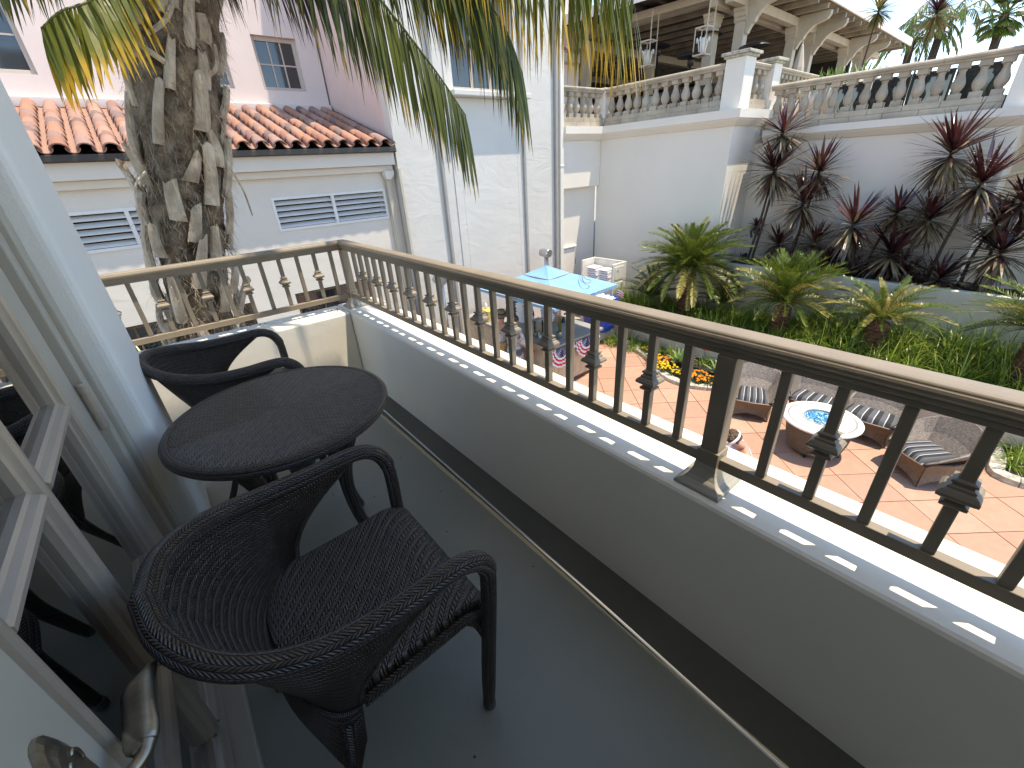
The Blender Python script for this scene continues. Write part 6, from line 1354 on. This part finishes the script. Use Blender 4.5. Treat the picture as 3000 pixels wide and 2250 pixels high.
for k, (x, y, lab) in enumerate(((13.0, 8.6, 'dark framed screen left part behind the long balustrade'), (13.0, 7.2, 'dark framed screen right part behind the long balustrade'))):
    t = thing('glass_screen', lab, 'screen', (x, y, .876)); obj('frame', MB().box(x-.02, x+.02, y-.66, y+.66, .876, .95).box(x-.02, x+.02, y-.66, y+.66, 1.62, 1.66).box(x-.02, x+.02, y-.66, y-.62, .95, 1.62).box(x-.02, x+.02, y+.62, y+.66, .95, 1.62), M['black'], t); obj('pane', MB().box(x-.004, x+.004, y-.62, y+.62, .95, 1.62), M['wglass'], t)
for k, y in enumerate((4.0, 3.3, 2.6, 1.9)):
    lab = ('dark framed screen on the lower terrace, furthest left', 'dark framed screen on the lower terrace, second from left', 'dark framed screen on the lower terrace, second from right', 'dark framed screen on the lower terrace, nearest the right pillar')[k]
    t = thing('glass_screen', lab, 'screen', (13.9, y, .436)); x = 13.9; obj('frame', MB().box(x-.02, x+.02, y-.34, y+.34, .436, .52).box(x-.02, x+.02, y-.34, y+.34, 1.24, 1.28).box(x-.02, x+.02, y-.34, y-.30, .52, 1.24).box(x-.02, x+.02, y+.30, y+.34, .52, 1.24), M['black'], t); obj('pane', MB().box(x-.004, x+.004, y-.30, y+.30, .52, 1.24), M['wglass'], t)
# neighbouring pink gable with a tiled ledge behind the tower
pk_ = thing('pink_gable_house', 'pale pink house wall with small tiled ledge behind the short balustrade', 'building', (12, 13, .875))
obj('wall', MB().box(9.7, 13.6, 12.6, 13.2, .876, 7.5), M['pink'], pk_); obj('white_base', MB().box(9.7, 13.7, 12.45, 12.59, .876, 3.2), M['pinkpale'], pk_)
obj('ledge', MB().box(11.6, 13.5, 12.15, 12.44, 3.0, 3.25), M['beam'], pk_, bevel=.02)
for k in range(7): place('roof_tile', t_up, pk_, (11.75+k*.26, 12.02, 3.27), (.3, 0, 0))
# ---- planting on the terrace and palms against the sky
for k, (x, y, z, lab) in enumerate(((14.6, 4.62, 1.45, 'leafy green agave clump left on the lower terrace'), (14.7, 4.05, 1.48, 'leafy green agave clump right on the lower terrace'), (14.5, 5.0, 1.38, 'small agave clump next to the narrow pillar'))):
    t = thing('terrace_agave', lab, 'agave', (x, y, .436), group='agave clumps on the terrace'); obj('planter', MB().lathe([(.25, 0), (.32, z-.44-.1)], 16, (x, y, .436)), M['tan'], t, smooth=True); mb2 = MB()
    for q in range(60):
        a = gr.uniform(0, 2*PI); el = gr.uniform(.1, 1.4); rr_ = gr.uniform(0, .18); leafstrip(mb2, (x+rr_*math.cos(a), y+rr_*math.sin(a)*1.6, z-.1), (math.cos(a)*math.cos(el), math.sin(a)*math.cos(el), math.sin(el)), gr.uniform(.3, .5), .06, .4, 4)
    obj('leaves', mb2, M['agave'], t, rec=False, kind='stuff')
cordy('bronze green cordyline head against the eave of the pergola roof', (20, 5.62, 3.72), .52, (20, 5.72, .44), (0, 0, 0), n=150, mats=('cordg', 'cordg'), group='green bronze cordylines on the lower terrace', lo=-60, w=.05)
cordy('bronze green cordyline head with red new leaves against the sky', (20, 4.15, 3.36), .58, (20, 4.2, .44), (0, .05, 0), n=160, mats=('cordr', 'cordg'), group='green bronze cordylines on the lower terrace', lo=-60, w=.05)
def skypalm(label, base, top, R, n, fan, nm='palm_tree', seed=1):
    t = thing(nm, label, 'palm tree', base); r_ = random.Random(seed); b, h = Vector(base), Vector(top)
    obj('trunk', MB().tube([b, b.lerp(h, .5), h], [.30, .24, .22], 10), M['cordt'], t, smooth=True)
    if not fan:
        for k in range(n):
            a = k*2.4; el = r_.uniform(.1, 1.2); d = Vector((math.cos(a), math.sin(a), 0)); path = [h, h+d*R*.35+Vector((0, 0, R*.35*math.tan(el)*.6)), h+d*R*.75+Vector((0, 0, R*(.42*el))), h+d*R*1.05+Vector((0, 0, R*(.42*el-.30))), h+d*R*1.2+Vector((0, 0, R*(.35*el-.62)))]
            r, lf = pinnate(path, 34, R*.30, .085, ang=55, hang=.5, droop=.6, rw=.05, rnd=r_, n=2); f = obj('frond', r, M['rachis'], t, rec=False); obj('leaflets', lf, M['cyc'], f, rec=False, kind='stuff')
    else:
        for k in range(n):
            a = k*2.4; el = 1.3-2.3*k/n; d = Vector((math.cos(a)*math.cos(el), math.sin(a)*math.cos(el), math.sin(el))); c = h+d*R*.55; mb2 = MB(); mb2.tube([h, c], .03, 5); s1 = d.cross(Vector((0, 0, 1))).normalized()
            for q in range(15):
                b_ = (q/14-.5)*2.4; leafstrip(mb2, c, d*math.cos(b_)+s1*math.sin(b_), R*.55, .14, .5, 3)
            obj('fan_leaf', mb2, M['cyc'], t, rec=False)
skypalm('feather palm far behind the terrace, left of the taller palm', (45, 9.9, -3), (45, 10.2, 6.1), 2.3, 15, False, 'distant_palm', 3)
skypalm('arching feather palm behind the red tipped cordyline', (45, 8.9, -3), (45, 8.8, 6.8), 2.6, 13, False, 'distant_palm', 5)
skypalm('slim fan palm against the sky at the top right corner', (45, 5.7, -3), (45, 5.95, 6.55), 1.5, 34, True, 'distant_fan_palm', 4)
